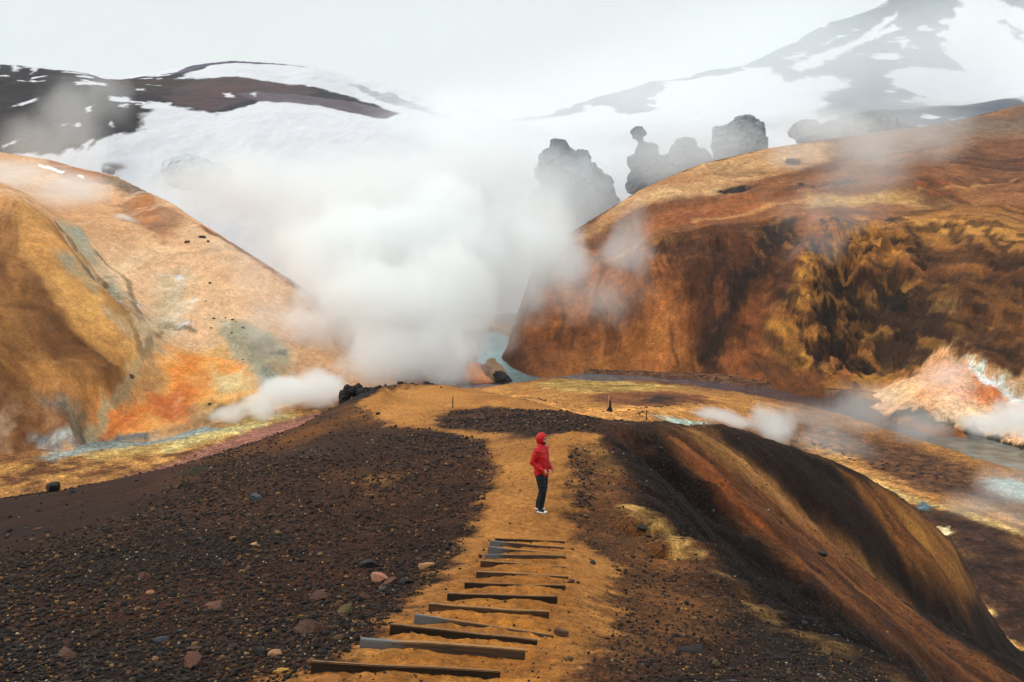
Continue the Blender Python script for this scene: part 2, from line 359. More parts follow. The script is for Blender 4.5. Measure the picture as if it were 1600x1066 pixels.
pr([(1080,712),(1130,735),(1220,830),(1240,865),(1170,810),(1110,760)], lin(160,88,34), lin(90,50,28), soft=1.4, warp=.8, ws=.4, tex='streak', ts=1.1, ang=-8, st=7, contrast=2.4)
pr([(1300,885),(1420,990),(1560,1085),(1480,1085),(1350,975)], lin(104,60,36), lin(72,42,30), soft=2, warp=.6, ws=.4, tex='streak', ts=.9, ang=-8, op=.8)
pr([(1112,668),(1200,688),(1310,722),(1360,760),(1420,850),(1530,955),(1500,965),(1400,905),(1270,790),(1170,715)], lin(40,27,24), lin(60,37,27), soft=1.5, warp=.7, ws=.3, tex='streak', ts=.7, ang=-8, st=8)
pr([(1300,726),(1400,776),(1490,858),(1530,930),(1480,920),(1420,880),(1360,800)], lin(178,114,54), lin(110,68,36), soft=2, warp=1, ws=.25, tex='streak', ts=.7, ang=-8, st=8, contrast=2.2)
pr([(1370,760),(1420,790),(1500,880),(1528,940),(1500,930),(1440,850)], lin(196,136,66), lin(140,88,42), soft=1.6, warp=.8, ws=.3, tex='streak', ts=.8, ang=-8, st=8, op=.9)
# the trodden path
def path_paint(poly, soft, warp, ws, a=SANDC, b=SAND2):
    pr(poly, a, b, soft=soft, warp=warp, ws=ws, ts=.45, grit=0.10, contrast=1.3)
PATH = [(420,1090),(520,1040),(590,985),(655,925),(712,868),(748,815),(768,760),(770,705),(745,683),(680,672),(620,668),(585,645),(560,630),(588,612),(625,598),(690,600),(745,608),(830,622),(905,642),(915,650),(830,641),(760,635),(712,642),(680,656),(692,668),(760,676),(850,682),(925,676),(935,690),(888,702),(882,760),(892,815),(935,860),(962,905),(955,960),(940,1020),(930,1090)]
path_paint(PATH, .55, .5, .8)
ridge.Z += (ridge.mask(PATH, soft=.6) > .3)*fbm(X*2.4+9, Y*2.4, 4, 7, .7)*.05*(Y > 4)
pr([(540,1090),(640,980),(740,880),(770,840),(885,845),(890,905),(900,980),(880,1090)], lin(190,122,42), lin(158,98,34), soft=.7, warp=.3, ws=.9, ts=.8, op=.75)
pr([(560,628),(600,610),(660,604),(730,612),(690,640),(620,655)], lin(214,150,82), lin(196,132,66), soft=3, warp=1.5, ws=.2, op=.8)
pr([(530,612),(600,600),(640,598),(600,606),(590,618),(545,630)], lin(38,30,28), lin(60,42,36), soft=.9, warp=.8, ws=.5, grit=0)
# island of dark gravel between the two branches
pr([(690,662),(712,645),(760,638),(830,643),(900,652),(1040,660),(1110,668),(1040,674),(980,680),(920,678),(860,682),(780,674),(720,670)], lin(96,60,44), lin(66,42,34), soft=1.6, warp=1.2, ws=.3, ts=.4, grit=.7)
# small grey seep and green moss under the left edge
pr([(270,742),(330,724),(345,726),(300,745)], lin(56,56,30), lin(40,44,26), soft=.8, warp=.4, ws=.6, grit=0)
step_in = np.zeros(ridge.Z.shape)
for k in range(12):
    a, b = STEPS[k], STEPS[k+1]
    q = [P(a[0], a[2], a[6]), P(a[3], a[5], a[6]), P(b[3], b[5], b[6]), P(b[0], b[2], b[6])]
    d = poly_sd(X, Y, [(v.x, v.y) for v in q])
    ph = (Y-a[6])/(b[6]-a[6])
    prof = -0.075*(1-sstep(0.0, 0.75, ph))*sstep(-0.01, 0.03, ph)
    u_ = (X/Y-a[0]/F+CX/F)/((a[3]-a[0])/F)
    mound = .05*min(1, 6.6/a[6])*(a[6] < 11)*sstep(.5, .93, ph)*sstep(.10, .38, u_)*(1-.6*sstep(.8, 1.0, u_))*(.5+.5*((k*5) % 4)/3)
    ridge.Z += (prof+mound)*(1-sstep(-.05, .05, d))
M_RIDGE = terrain_mat('ridge_soil', fine=7.0, mid=.45, bump=1.0, bdist=.06, amp=.40, grain=(24, .42), by_grit=True,
    speck=[(16, .84, lin(120,88,54)), (40, .90, lin(190,150,88)), (7, .82, lin(26,21,20)), (24, .55, lin(30,21,17))])
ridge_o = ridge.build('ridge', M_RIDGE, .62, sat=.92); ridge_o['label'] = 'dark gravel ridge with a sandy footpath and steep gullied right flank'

# ---------------------------------------------------------------- valley floor
gc = [(-200,0,40,-31),(800,0,40,-31),(1800,0,40,-31),(1600,0,62,-28.5),(0,770,98),(-150,770,98),(-150,715,114),(60,715,113),(140,700,121),(240,690,127),(330,665,139),(450,640,152),(300,730,107),(400,690,122),
 (1590,1000,61),(1700,1000,61),(1450,790,93),(1450,0,70,-28),(1600,800,91),(1600,900,73),(1300,720,112),(1380,680,128),(1550,760,100),
 (950,645,104),(850,640,104),(1020,645,107),(800,640,100,-19),(1150,665,116),(1250,690,118),(900,615,137),(1000,618,133),(950,602,165),(1050,606,152),(800,608,158),(900,604,162),(1000,607,160),(900,597,182),(1000,600,175),(950,594,192),(1100,614,158),(900,625,128),(1000,630,125),(1150,640,128),(800,0,80,-22),(1000,0,80,-23),(620,0,110,-25),
 (700,602,181),(820,588,197),(1340,612,172),(1200,596,188),(1500,665,138),(1600,685,128),(1000,577,208),(840,580,203),(780,545,251),(760,520,303),(600,560,220),(500,600,185),
 (800,0,500,-26),(0,0,300,-28),(1600,0,300,-28),(0,0,6000,-40),(800,0,6000,-40),(1600,0,6000,-40),(800,0,1500,-30),(1700,0,1200,-30),(-100,0,1200,-30)]
ground = Sheet(-.8, .8, int(850*Q), 40, 6500, int(520*Q), gc, lam=2e-4)
# denser rows in the valley
ground.ld = None
def dense(sh, ctrl_sheet, d0, d1, nd, t0=None, t1=None, nt_=None):
    pass
gl = np.concatenate([np.log(np.linspace(40, 330, int(620*Q))), np.linspace(math.log(336), math.log(6500), 60)])
g2 = Sheet.__new__(Sheet); g2.t = ground.t; g2.Y = np.repeat(np.exp(gl)[:, None], len(g2.t), 1); g2.X = g2.Y*g2.t[None]
l0, l1 = math.log(40), math.log(6500); fi = np.clip((gl-l0)/(l1-l0)*(ground.Z.shape[0]-1), 0, ground.Z.shape[0]-1.001); i = fi.astype(int); a = (fi-i)[:, None]
g2.Z = ground.Z[i]*(1-a)+ground.Z[i+1]*a
g2.ld = gl
ground = g2
def g_height(x, y, s=ground):
    x = np.asarray(x, float); y = np.asarray(y, float)
    i = np.clip(np.interp(np.log(y), s.ld, np.arange(len(s.ld))), 0, len(s.ld)-1.001); j = np.clip((x/y-s.t[0])/(s.t[1]-s.t[0]), 0, len(s.t)-1.001)
    i0 = np.floor(i).astype(int); j0 = np.floor(j).astype(int); a = i-i0; b = j-j0; Z = s.Z
    return Z[i0, j0]*(1-a)*(1-b)+Z[i0+1, j0]*a*(1-b)+Z[i0, j0+1]*(1-a)*b+Z[i0+1, j0+1]*a*b
ground.height = g_height
X, Y = ground.X, ground.Y
RIV = [(1760,775,103),(1600,712,119),(1500,684,131),(1400,658,144),(1300,632,161),(1200,612,177),(1080,599,187),(980,591,195),(880,589,200),(815,586,205),(790,572,220),(785,552,245),(772,535,278),(755,520,320)]
RIVW = [7,6,5.5,5,4.5,4,4,4,4.5,6,6,6,7,9]
riv = [((px-CX)/F*d, d) for px, py, d in RIV]
STR = [(815,588,203),(790,598,190),(740,602,182),(690,604,178),(600,606,172)]
strm = [((px-CX)/F*d, d) for px, py, d in STR]
PINK = [(520,650,148),(450,668,137),(400,690,127),(350,712,118),(300,728,110),(235,742,104)]
pink = [((px-CX)/F*d, d) for px, py, d in PINK]
wn = fbm(X*.05, Y*.05, 3, 2)*5
dr = line_sd(X+wn*.5, Y+wn, riv); ds = line_sd(X, Y+wn*.4, strm); dp = line_sd(X, Y+wn*.3, pink)
WL = -29.3
ground.Z += (fbm(X*.03, Y*.03, 4, 1)*.9+fbm(X*.25, Y*.25, 4, 3, .6)*.28)*(Y < 400)
def carve(d, w_, bank, lvl):
    k = 1-sstep(w_, w_+bank, d)
    ground.Z = ground.Z*(1-k)+lvl*k
carve(dr, 5.4, 5, WL-.7); carve(ds, 3.5, 4, WL-.5)
zp = ground.Z-.5*(1-sstep(2.5, 4.5, dp)); ground.Z = zp
G_OCH = lin(176,120,60); G_TAN = lin(204,152,84); G_BR = lin(112,70,42)
ground.base(G_OCH, 0)
n = np.clip(.5+fbm(X*.05, Y*.035, 5, 5, .6)*1.8, 0, 1)[..., None]; ground.col[..., :3] = G_OCH*n+lin(140,90,48)*(1-n)
gp = ground.paint
gp([(-60,780),(60,762),(250,735),(330,705),(450,672),(560,640),(520,630),(430,650),(300,690),(120,712),(-60,735)], lin(190,134,66), lin(120,74,40), soft=5, warp=3, ws=.06, ts=.22, contrast=2.5)
gp([(140,708),(240,692),(340,668),(450,642),(470,650),(380,680),(280,705),(160,720)], lin(200,176,118), lin(186,140,72), soft=4, warp=2, ws=.1, ts=.1, contrast=2)
gp([(60,716),(150,690),(250,684),(330,664),(350,670),(240,694),(140,706),(80,722)], lin(160,162,150), lin(134,142,140), soft=3, warp=1.5, ws=.2, ts=.2)
# terrace below the crest
gp([(740,612),(830,596),(1000,600),(1150,618),(1240,640),(1180,660),(1000,665),(850,650)], lin(196,136,64), lin(172,112,48), soft=5, warp=3, ws=.06, ts=.12)
gp([(820,600),(900,592),(1000,598),(1080,606),(1000,614),(880,612)], lin(196,154,84), lin(150,110,50), soft=4, warp=3, ws=.07, ts=.15, contrast=2.4)
gp([(915,616),(1000,612),(1100,618),(1110,632),(1040,636),(930,630)], lin(150,92,50), lin(120,70,44), soft=4, warp=2, ws=.1, ts=.2)
gp([(1005,622),(1030,619),(1060,621),(1050,630),(1015,630)], lin(66,48,44), soft=3, warp=1.5, ws=.3, op=.9)
gp([(1080,640),(1160,648),(1150,655),(1090,652)], lin(150,84,40), soft=2, warp=1, ws=.2, op=.7)
gp([(720,620),(830,626),(900,640),(1040,636),(1100,632),(1060,646),(960,652),(880,648),(760,632)], lin(212,146,70), lin(194,130,60), soft=3, warp=1, ws=.1)
gp([(1025,650),(1060,656),(1120,664),(1100,668),(1050,662)], lin(190,200,190), lin(150,176,170), soft=2, warp=1, ws=.2)
# banks and gravel flats
gp([(860,578),(1000,574),(1120,584),(1240,600),(1330,616),(1400,640),(1500,668),(1600,690),(1700,720),(1600,722),(1480,690),(1340,650),(1200,618),(1050,600),(900,590)], lin(116,76,66), lin(84,54,48), soft=4, warp=2, ws=.1, ts=.3)
gp([(830,580),(1000,572),(1100,580),(1220,592),(1350,612),(1330,620),(1200,604),(1080,592),(960,586),(860,588)], lin(96,60,44), lin(140,96,62), soft=3, warp=2, ws=.15, ts=.5, contrast=3)
gp([(1180,660),(1300,668),(1400,690),(1520,740),(1620,780),(1640,860),(1500,770),(1360,745),(1220,705)], lin(152,100,54), lin(102,66,42), soft=5, warp=4, ws=.06, ts=.5, contrast=3)
gp([(1330,690),(1420,700),(1540,750),(1580,780),(1500,775),(1400,755),(1340,725)], lin(126,82,52), lin(92,60,42), soft=5, warp=4, ws=.06, ts=.6, contrast=3)
gp([(1240,680),(1330,715),(1440,765),(1570,790),(1620,830),(1500,800),(1380,760),(1270,715)], lin(206,150,84), lin(176,118,60), soft=4, warp=2, ws=.08, ts=.15)
gp([(1440,800),(1520,800),(1640,870),(1660,1020),(1560,1040),(1500,930),(1470,860)], lin(92,60,44), lin(66,42,34), soft=5, warp=3, ws=.1, ts=.4, contrast=2.4)
gp([(1330,738),(1420,775),(1500,795),(1560,815),(1620,842),(1620,848),(1540,818),(1470,795),(1400,778),(1340,748)], lin(214,176,112), lin(180,140,84), soft=1.2, warp=.6, ws=.2)
gp([(1430,750),(1520,780),(1600,800),(1600,812),(1520,790),(1440,765)], lin(120,84,60), soft=2, warp=1, ws=.2, op=.6)
gp([(1540,752),(1580,748),(1640,770),(1640,800),(1590,785)], lin(170,186,184), lin(150,150,140), soft=3, warp=2, ws=.2)
gp([(1434,786),(1448,784),(1458,792),(1446,798),(1436,795)], lin(110,132,138), lin(92,118,128), soft=.7, warp=.5, ws=.6)
gp([(1462,822),(1480,822),(1490,834),(1476,838)], lin(236,206,164), lin(220,180,130), soft=.5, warp=.6, ws=.6)
gp([(1500,906),(1512,904),(1520,918),(1508,922)], lin(236,190,120), soft=.5, warp=.4, ws=.8)
gp([(1520,938),(1535,942),(1556,960),(1548,964),(1528,952)], lin(236,184,108), soft=.5, warp=.4, ws=.8)
gp([(1545,985),(1570,996),(1610,1022),(1606,1032),(1566,1010)], lin(232,172,88), soft=.5, warp=.4, ws=.8)
mudk = (1-sstep(6.0, 9.5, dr))[..., None]*(np.clip(.6+fbm(X*.3, Y*.3, 3, 2), 0, 1))[..., None]
ground.col[..., :3] = ground.col[..., :3]*(1-mudk)+lin(104,80,70)*mudk
pk = (1-sstep(2.8, 4.2, dp))[..., None]; ground.col[..., :3] = ground.col[..., :3]*(1-pk)+lin(158,104,88)*pk
sk = (1-sstep(3, 8, ds))[..., None]; ground.col[..., :3] = ground.col[..., :3]*(1-sk)+lin(96,92,100)*sk
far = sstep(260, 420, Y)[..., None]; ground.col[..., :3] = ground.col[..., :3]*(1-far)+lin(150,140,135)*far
# boulder strewn grain, real stains at metre scale
gr = fbm(X*1.1, Y*1.1, 3, 4, .7); gr2 = fbm(X*.45, Y*.45, 4, 6, .6)
ground.col[..., :3] *= np.clip(1+gr*.45+gr2*.5, .45, 1.6)[..., None]
M_GROUND = terrain_mat('valley_soil', fine=1.6, mid=.12, bump=.8, bdist=.35, amp=.35, grain=(3.2, .36))
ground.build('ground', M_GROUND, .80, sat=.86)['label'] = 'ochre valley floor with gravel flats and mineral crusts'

# ---------------------------------------------------------------- river
def strip_mesh(name, pts, wid, z, colf, mat, seg=6):
    V = []; FC = []; COL = []
    # resample
    P2 = []
    for k in range(len(pts)-1):
        for q in range(8):
            t = q/8; P2.append((pts[k][0]*(1-t)+pts[k+1][0]*t, pts[k][1]*(1-t)+pts[k+1][1]*t, wid[k]*(1-t)+wid[k+1]*t, (k+t)/(len(pts)-1)))
    P2.append((*pts[-1], wid[-1], 1.0))
    for k, (x, y, w_, t) in enumerate(P2):
        a = P2[max(0, k-1)]; b = P2[min(len(P2)-1, k+1)]; tx, ty = b[0]-a[0], b[1]-a[1]; l_ = math.hypot(tx, ty)+1e-9; nx, ny = -ty/l_, tx/l_
        for j in range(seg+1):
            s_ = (j/seg*2-1)*w_*2.6; V.append((x+nx*s_, y+ny*s_, z)); COL.append(colf(t, j/seg, x, y))
    for k in range(len(P2)-1):
        for j in range(seg):
            i0 = k*(seg+1)+j; FC.append((i0, i0+1, i0+seg+2, i0+seg+1))
    me = bpy.data.meshes.new(name); me.from_pydata(V, [], FC); at = me.color_attributes.new('Col', 'FLOAT_COLOR', 'POINT')
    for k, c in enumerate(COL): at.data[k].color = (*c, 1)
    me.materials.append(mat); o = bpy.data.objects.new(name, me); C.objects.link(o); o['kind'] = 'structure'
    return o
def water_mat():
    m, n, l, b = new_mat('river_water')
    at = n.new('ShaderNodeAttribute'); at.attribute_name = 'Col'; geo = n.new('ShaderNodeNewGeometry')
    x = n.new('ShaderNodeTexNoise'); x.inputs['Scale'].default_value = .5; x.inputs['Detail'].default_value = 5; l.new(geo.outputs['Position'], x.inputs['Vector'])
    mr = n.new('ShaderNodeMapRange'); l.new(x.outputs['Fac'], mr.inputs['Value']); mr.inputs['From Min'].default_value = .3; mr.inputs['From Max'].default_value = .7; mr.inputs['To Min'].default_value = .5; mr.inputs['To Max'].default_value = 1.4
    vm = n.new('ShaderNodeVectorMath'); vm.operation = 'SCALE'; l.new(at.outputs['Color'], vm.inputs[0]); l.new(mr.outputs['Result'], vm.inputs['Scale']); l.new(vm.outputs[0], b.inputs['Base Color'])
    b.inputs['Roughness'].default_value = .22; b.inputs['Specular IOR Level'].default_value = .4
    bp = n.new('ShaderNodeBump'); bp.inputs['Strength'].default_value = .35; bp.inputs['Distance'].default_value = .3
    x2 = n.new('ShaderNodeTexNoise'); x2.inputs['Scale'].default_value = 2.5; x2.inputs['Detail'].default_value = 4; l.new(geo.outputs['Position'], x2.inputs['Vector']); l.new(x2.outputs['Fac'], bp.inputs['Height']); l.new(bp.outputs['Normal'], b.inputs['Normal'])
    return m
M_WATER = water_mat()
RCOL = [(0, lin(120,126,126)), (.1, lin(108,114,106)), (.2, lin(88,82,84)), (.35, lin(70,56,60)), (.5, lin(88,78,84)), (.6, lin(88,102,108)), (.68, lin(74,108,108)), (.75, lin(84,136,136)), (.85, lin(100,146,146)), (1, lin(110,140,140))]
def rcol(t, s_, x, y):
    for (a, ca), (b, cb) in zip(RCOL[:-1], RCOL[1:]):
        if a <= t <= b: f = (t-a)/(b-a); return ca*(1-f)+cb*f
    return RCOL[-1][1]
o = strip_mesh('river', riv, RIVW, WL, rcol, M_WATER); o['label'] = 'shallow river, turquoise then muddy, winding below the right hill'
o = strip_mesh('stream', strm, [3]*5, WL-.03, lambda t, s_, x, y: lin(106,110,122), M_WATER); o['label'] = 'narrow grey stream joining the river behind the crest'

# ---------------------------------------------------------------- left hill
lc = [(60,0,95,-36),(0,0,95,-36),(-200,0,95,-36),(300,0,100,-40),(500,0,110,-42),(700,0,150,-42),(-180,700,113),(0,722,113),(60,712,116),(140,695,123),(240,685,128),(330,662,141),(450,635,155),(560,620,170),(680,0,185,-34),
 (0,650,116),(0,500,127),(100,560,130),(0,420,138),(0,325,160),(-150,300,150),(-150,500,122),(-200,640,113),(100,640,121),(190,560,140),(200,510,148),(160,450,160),
 (30,318,165),(70,330,178),(120,360,188),(150,420,176),(210,490,160),(228,570,146),(200,620,136),(150,685,125),
 (90,340,195),(140,335,215),(200,350,212),(250,420,195),(250,480,178),(300,520,170),(300,450,188),(360,500,180),(400,560,165),(440,590,165),
 (250,600,147),(300,620,145),(370,600,155),(390,640,149),(230,640,136),(330,560,163),
 (260,352,225),(330,364,238),(380,395,236),(430,425,232),(480,455,225),(540,510,215),(600,580,200),(420,480,195),(480,520,190),
 (200,330,240),(230,312,262),(180,290,280),(100,262,300),(80,250,310),(0,262,260),(0,290,215),(60,296,235),(150,310,250),(-150,240,260),(300,350,262),
 (0,0,330,30),(100,0,350,22),(200,0,330,5),(300,0,300,-8),(400,0,275,-22),(500,0,260,-36),(600,0,240,-45),(700,0,230,-45),(0,0,420,-20),(-200,0,420,-10),(200,0,400,-40),(400,0,400,-60),(700,0,400,-60)]
lh = Sheet(-.80, -.04, int(640*Q), 92, 420, int(620*Q), lc, lam=1e-4)
X, Y, Z0 = lh.X, lh.Y, lh.Z.copy()
lh.Z += fbm(X*.04, Y*.04, 4, 2)*1.2+fbm(X*.25, Y*.25, 5, 3, .62)*.5+ridged(X*.06+fbm(X*.02, Y*.02, 2, 5), Y*.05, 4, 6)*.8*sstep(-40, -10, Z0)
spur = lh.mask([(-150,300),(0,312),(60,330),(130,400),(205,490),(222,560),(195,610),(130,680),(-150,720)], 'xy', soft=6)
ca, sa = math.cos(R(-42)), math.sin(R(-42)); ac = -X*sa+Z0*ca; al = X*ca+Z0*sa
lh.Z += spur*(fbm(al*.02, ac*.16+fbm(al*.03, ac*.03, 2, 1), 5, 4, .6)*2.6+ridged(al*.03, ac*.5+fbm(al*.06, ac*.06, 2, 1), 3, 2)*.35)
for ln, w_, dep in (([(90,350),(115,385),(160,440),(195,490),(215,535),(222,562),(200,610),(150,660),(135,690)], 1.0, 1.6), ([(222,560),(240,528),(262,505)], .4, .5), ([(262,510),(300,515),(330,520)], .5, .4), ([(430,545),(400,548),(445,555)], .8, 1)):
    lh.Z -= lh.mask(ln, 'xy', soft=3.0, closed=False, width=w_*.5, warp=1.5, ws=.15)*dep
lh.crest([(0,238),(80,250),(120,262),(180,275),(230,300),(270,318),(300,340),(330,358),(380,390),(430,422),(500,465),(560,540)], .08, 4)
lh.base(lin(220,170,128), 0)
n = np.clip(.5+fbm(X*.03, lh.Z*.04, 5, 5, .6)*1.6, 0, 1)[..., None]; lh.col[..., :3] = lin(226,176,136)*n+lin(206,150,104)*(1-n)
lp = lambda poly, c1, c2=None, **k: lh.paint(poly, c1, c2, plane='xy', tp='xz', **k)
lp([(-150,300),(0,312),(60,335),(110,390),(150,440),(205,490),(222,560),(195,610),(130,700),(-150,740)], lin(206,136,56), lin(128,82,36), soft=4, warp=2, ws=.1, tex='streak', ts=.22, ang=-40, st=9, contrast=2.6)
lp([(-150,290),(0,305),(60,330),(120,395),(100,400),(40,370),(-150,380)], lin(216,150,92), lin(204,128,58), soft=8, warp=3, ws=.1, tex='streak', ts=.2, ang=-38)
lp([(60,400),(130,440),(205,510),(218,560),(190,540),(120,490)], lin(222,160,76), lin(170,108,44), soft=5, warp=3, ws=.1, tex='streak', ts=.3, ang=-40, contrast=2)
lp([(-100,480),(60,520),(180,600),(160,650),(60,600),(-100,570)], lin(170,108,44), lin(116,74,36), soft=8, op=.6, warp=3, ws=.1, tex='streak', ts=.25, ang=-36, contrast=2)
lp([(-100,620),(60,630),(130,680),(90,712),(-100,740)], lin(170,108,44), lin(120,70,34), soft=6, warp=3, ws=.1, ts=.12, contrast=2)
lp([(85,392),(110,395),(175,455),(150,460),(110,430)], lin(150,160,152), lin(128,138,132), soft=3, warp=1.5, ws=.2)
lp([(100,350),(125,370),(180,430),(205,470),(170,445),(120,400)], lin(188,160,120), lin(150,150,136), soft=4, warp=2, ws=.15, op=.8)
lp([(155,485),(200,500),(215,540),(190,530)], lin(196,160,120), soft=3, warp=1.5, ws=.2, op=.8)
lp([(60,618),(78,622),(115,650),(105,652),(72,638)], lin(86,88,92), lin(120,116,108), soft=2, warp=1.2, ws=.3)
lp([(100,625),(150,640),(150,660),(110,650)], lin(176,156,130), lin(150,130,100), soft=3, warp=2, ws=.3, op=.8)
lp([(200,480),(240,500),(262,505),(250,530),(226,560),(215,520)], lin(186,160,126), lin(160,142,116), soft=5, warp=2, ws=.15)
lp([(90,345),(115,350),(160,410),(200,470),(180,470),(130,410)], lin(166,164,146), lin(190,150,110), soft=3.5, warp=2, ws=.15)
lp([(250,430),(290,420),(300,480),(270,520),(240,500)], lin(196,184,166), lin(206,168,128), soft=5, warp=2.5, ws=.1)
for q in ([(268,432),(282,430),(284,437),(270,438)], [(268,508),(285,502),(298,504),(290,512),(272,516)], [(295,470),(303,466),(303,476)], [(348,500),(365,505),(362,512),(350,508)], [(183,470),(190,470),(190,478)], [(208,472),(216,472),(216,480)]):
    lp(q, lin(206,212,214), soft=1.6, warp=1.4, ws=.5, op=.9)
lp([(340,500),(440,530),(450,600),(400,640),(390,590),(340,560)], lin(184,164,132), lin(164,150,124), soft=6, warp=3, ws=.1)
lp([(400,560),(440,590),(460,625),(420,620),(392,590)], lin(140,140,128), lin(168,152,126), soft=4, warp=2.5, ws=.15)
lp([(430,548),(448,550),(444,556),(408,550)], lin(128,126,108), soft=1, warp=.6, ws=.3)
# orange fan
lp([(222,570),(280,540),(350,545),(395,585),(400,615),(370,640),(320,640),(300,668),(230,690),(140,695),(140,670),(190,620)], lin(232,160,66), lin(222,136,42), soft=5, warp=3, ws=.1)
lp([(255,575),(300,545),(320,560),(310,600),(300,640),(250,650),(220,660),(150,692),(145,672),(190,625),(240,612)], lin(240,142,16), lin(212,106,10), soft=5, warp=3.5, ws=.1, ts=.1)
lp([(240,610),(290,620),(300,645),(260,655),(235,640)], lin(190,84,10), lin(214,112,14), soft=5, warp=3, ws=.12, op=.85)
lp([(330,575),(375,580),(390,610),(350,620),(330,600)], lin(208,180,134), lin(224,176,112), soft=4, warp=2, ws=.15)
lp([(222,570),(250,568),(262,600),(230,620),(205,618)], lin(186,132,70), lin(200,150,90), soft=3, warp=2, ws=.15, op=.8)
lp([(310,545),(350,542),(352,555),(320,560)], lin(222,160,80), soft=4, warp=2, ws=.15, op=.8)
lp([(300,640),(330,630),(380,625),(400,640),(340,660),(290,680),(250,688)], lin(150,110,60), lin(196,156,96), soft=4, warp=2, ws=.2, ts=.4, contrast=3)
lp([(132,690),(150,684),(240,676),(245,686),(160,700),(130,704)], lin(120,128,130), lin(96,104,112), soft=2.5, warp=1.2, ws=.3, ts=.4)
lp([(60,690),(95,682),(130,690),(125,712),(60,716)], lin(190,194,190), lin(120,136,148), soft=3, warp=2, ws=.3, ts=.3, contrast=2.4)
for ln, c_, wd in (([(90,350),(115,385),(160,440),(195,490),(215,535),(222,562)], lin(120,92,60), .15), ([(222,562),(200,610),(160,650),(138,690)], lin(186,160,120), .25), ([(130,690),(134,700)], lin(120,110,90), .5), ([(222,560),(240,528),(262,505)], lin(150,124,92), .12), ([(262,510),(300,515)], lin(130,110,84), .25), ([(150,395),(200,440),(218,500)], lin(140,110,76), .2)):
    lp(ln, c_, soft=1.0, closed=False, width=wd, warp=1.2, ws=.2, op=.85)
# upper bowl and back hill
lp([(180,320),(230,305),(300,345),(260,380),(200,345)], lin(190,130,84), lin(160,110,80), soft=5, warp=3, ws=.1)
lp([(210,310),(235,300),(245,330),(225,350),(210,335)], lin(200,126,56), lin(180,110,60), soft=4, warp=2, ws=.15)
lp([(300,345),(360,378),(440,420),(500,460),(480,462),(400,410),(320,362)], lin(140,86,56), lin(170,110,74), soft=2.5, warp=1.2, ws=.2)
lp([(70,245),(110,258),(170,272),(240,290),(220,300),(150,285),(110,285),(80,262)], lin(196,128,80), lin(170,112,76), soft=3, warp=2, ws=.1)
lp([(150,270),(240,280),(236,302),(200,310),(170,290)], lin(130,106,92), lin(160,124,96), soft=4, warp=2, ws=.1)
lp([(60,256),(98,268),(98,272),(62,260)], lin(240,240,244), soft=.8, warp=.8, ws=.2)
lp([(122,273),(131,276),(130,279),(124,276)], lin(240,240,244), soft=.8, warp=.6, ws=.2)
lp([(280,338),(360,388),(330,400),(280,370)], lin(214,170,132), lin(196,150,112), soft=4, warp=2, ws=.1, op=.6)
LX = X/Y*F+CX
def tintl(m, c): lh.col[..., :3] = lh.col[..., :3]*(1-m[..., None])+c*m[..., None]
wv = fbm(al*.04, ac*.04, 3, 1)*1.4
s1 = sstep(.35, .75, ridged(al*.010, ac*.20+wv*.35, 4, 2))*spur*sstep(-27, -22, Z0); s2 = sstep(.4, .8, ridged(al*.012+9, ac*.27+wv*.35, 4, 5))*spur
tintl(s1*.6, lin(112,66,30)); tintl(s2*.6*sstep(-24, -12, Z0), lin(228,160,72))
tintl(sstep(.15, .35, fbm(X*.1, Z0*.12, 5, 3, .65))*(1-spur)*.35, lin(204,150,112)); tintl(sstep(.2, .4, fbm(X*.12+9, Z0*.1+30, 5, 6, .65))*(1-spur)*.35, lin(234,196,160))
tintl(sstep(.82, .93, ridged(X*.035+fbm(X*.03, Z0*.03, 3, 2), Z0*.03, 3, 3))*(1-spur)*.35*sstep(-24, -18, Z0), lin(170,128,98))
g = fbm(X*.6, lh.Z*.6, 4, 4, .65)*.16+fbm(X*2.0, lh.Z*2.0, 2, 2, .6)*.08
lh.col[..., :3] *= np.clip(1+g, .6, 1.4)[..., None]
M_LEFT = terrain_mat('left_hill_clay', fine=1.3, mid=.09, bump=.7, bdist=.4, amp=.16, mamp=.12, grain=(2.4, .15))
lh.build('hill', M_LEFT, .84, sat=.80)['label'] = 'yellow, orange and pink clay hill left of the steam'

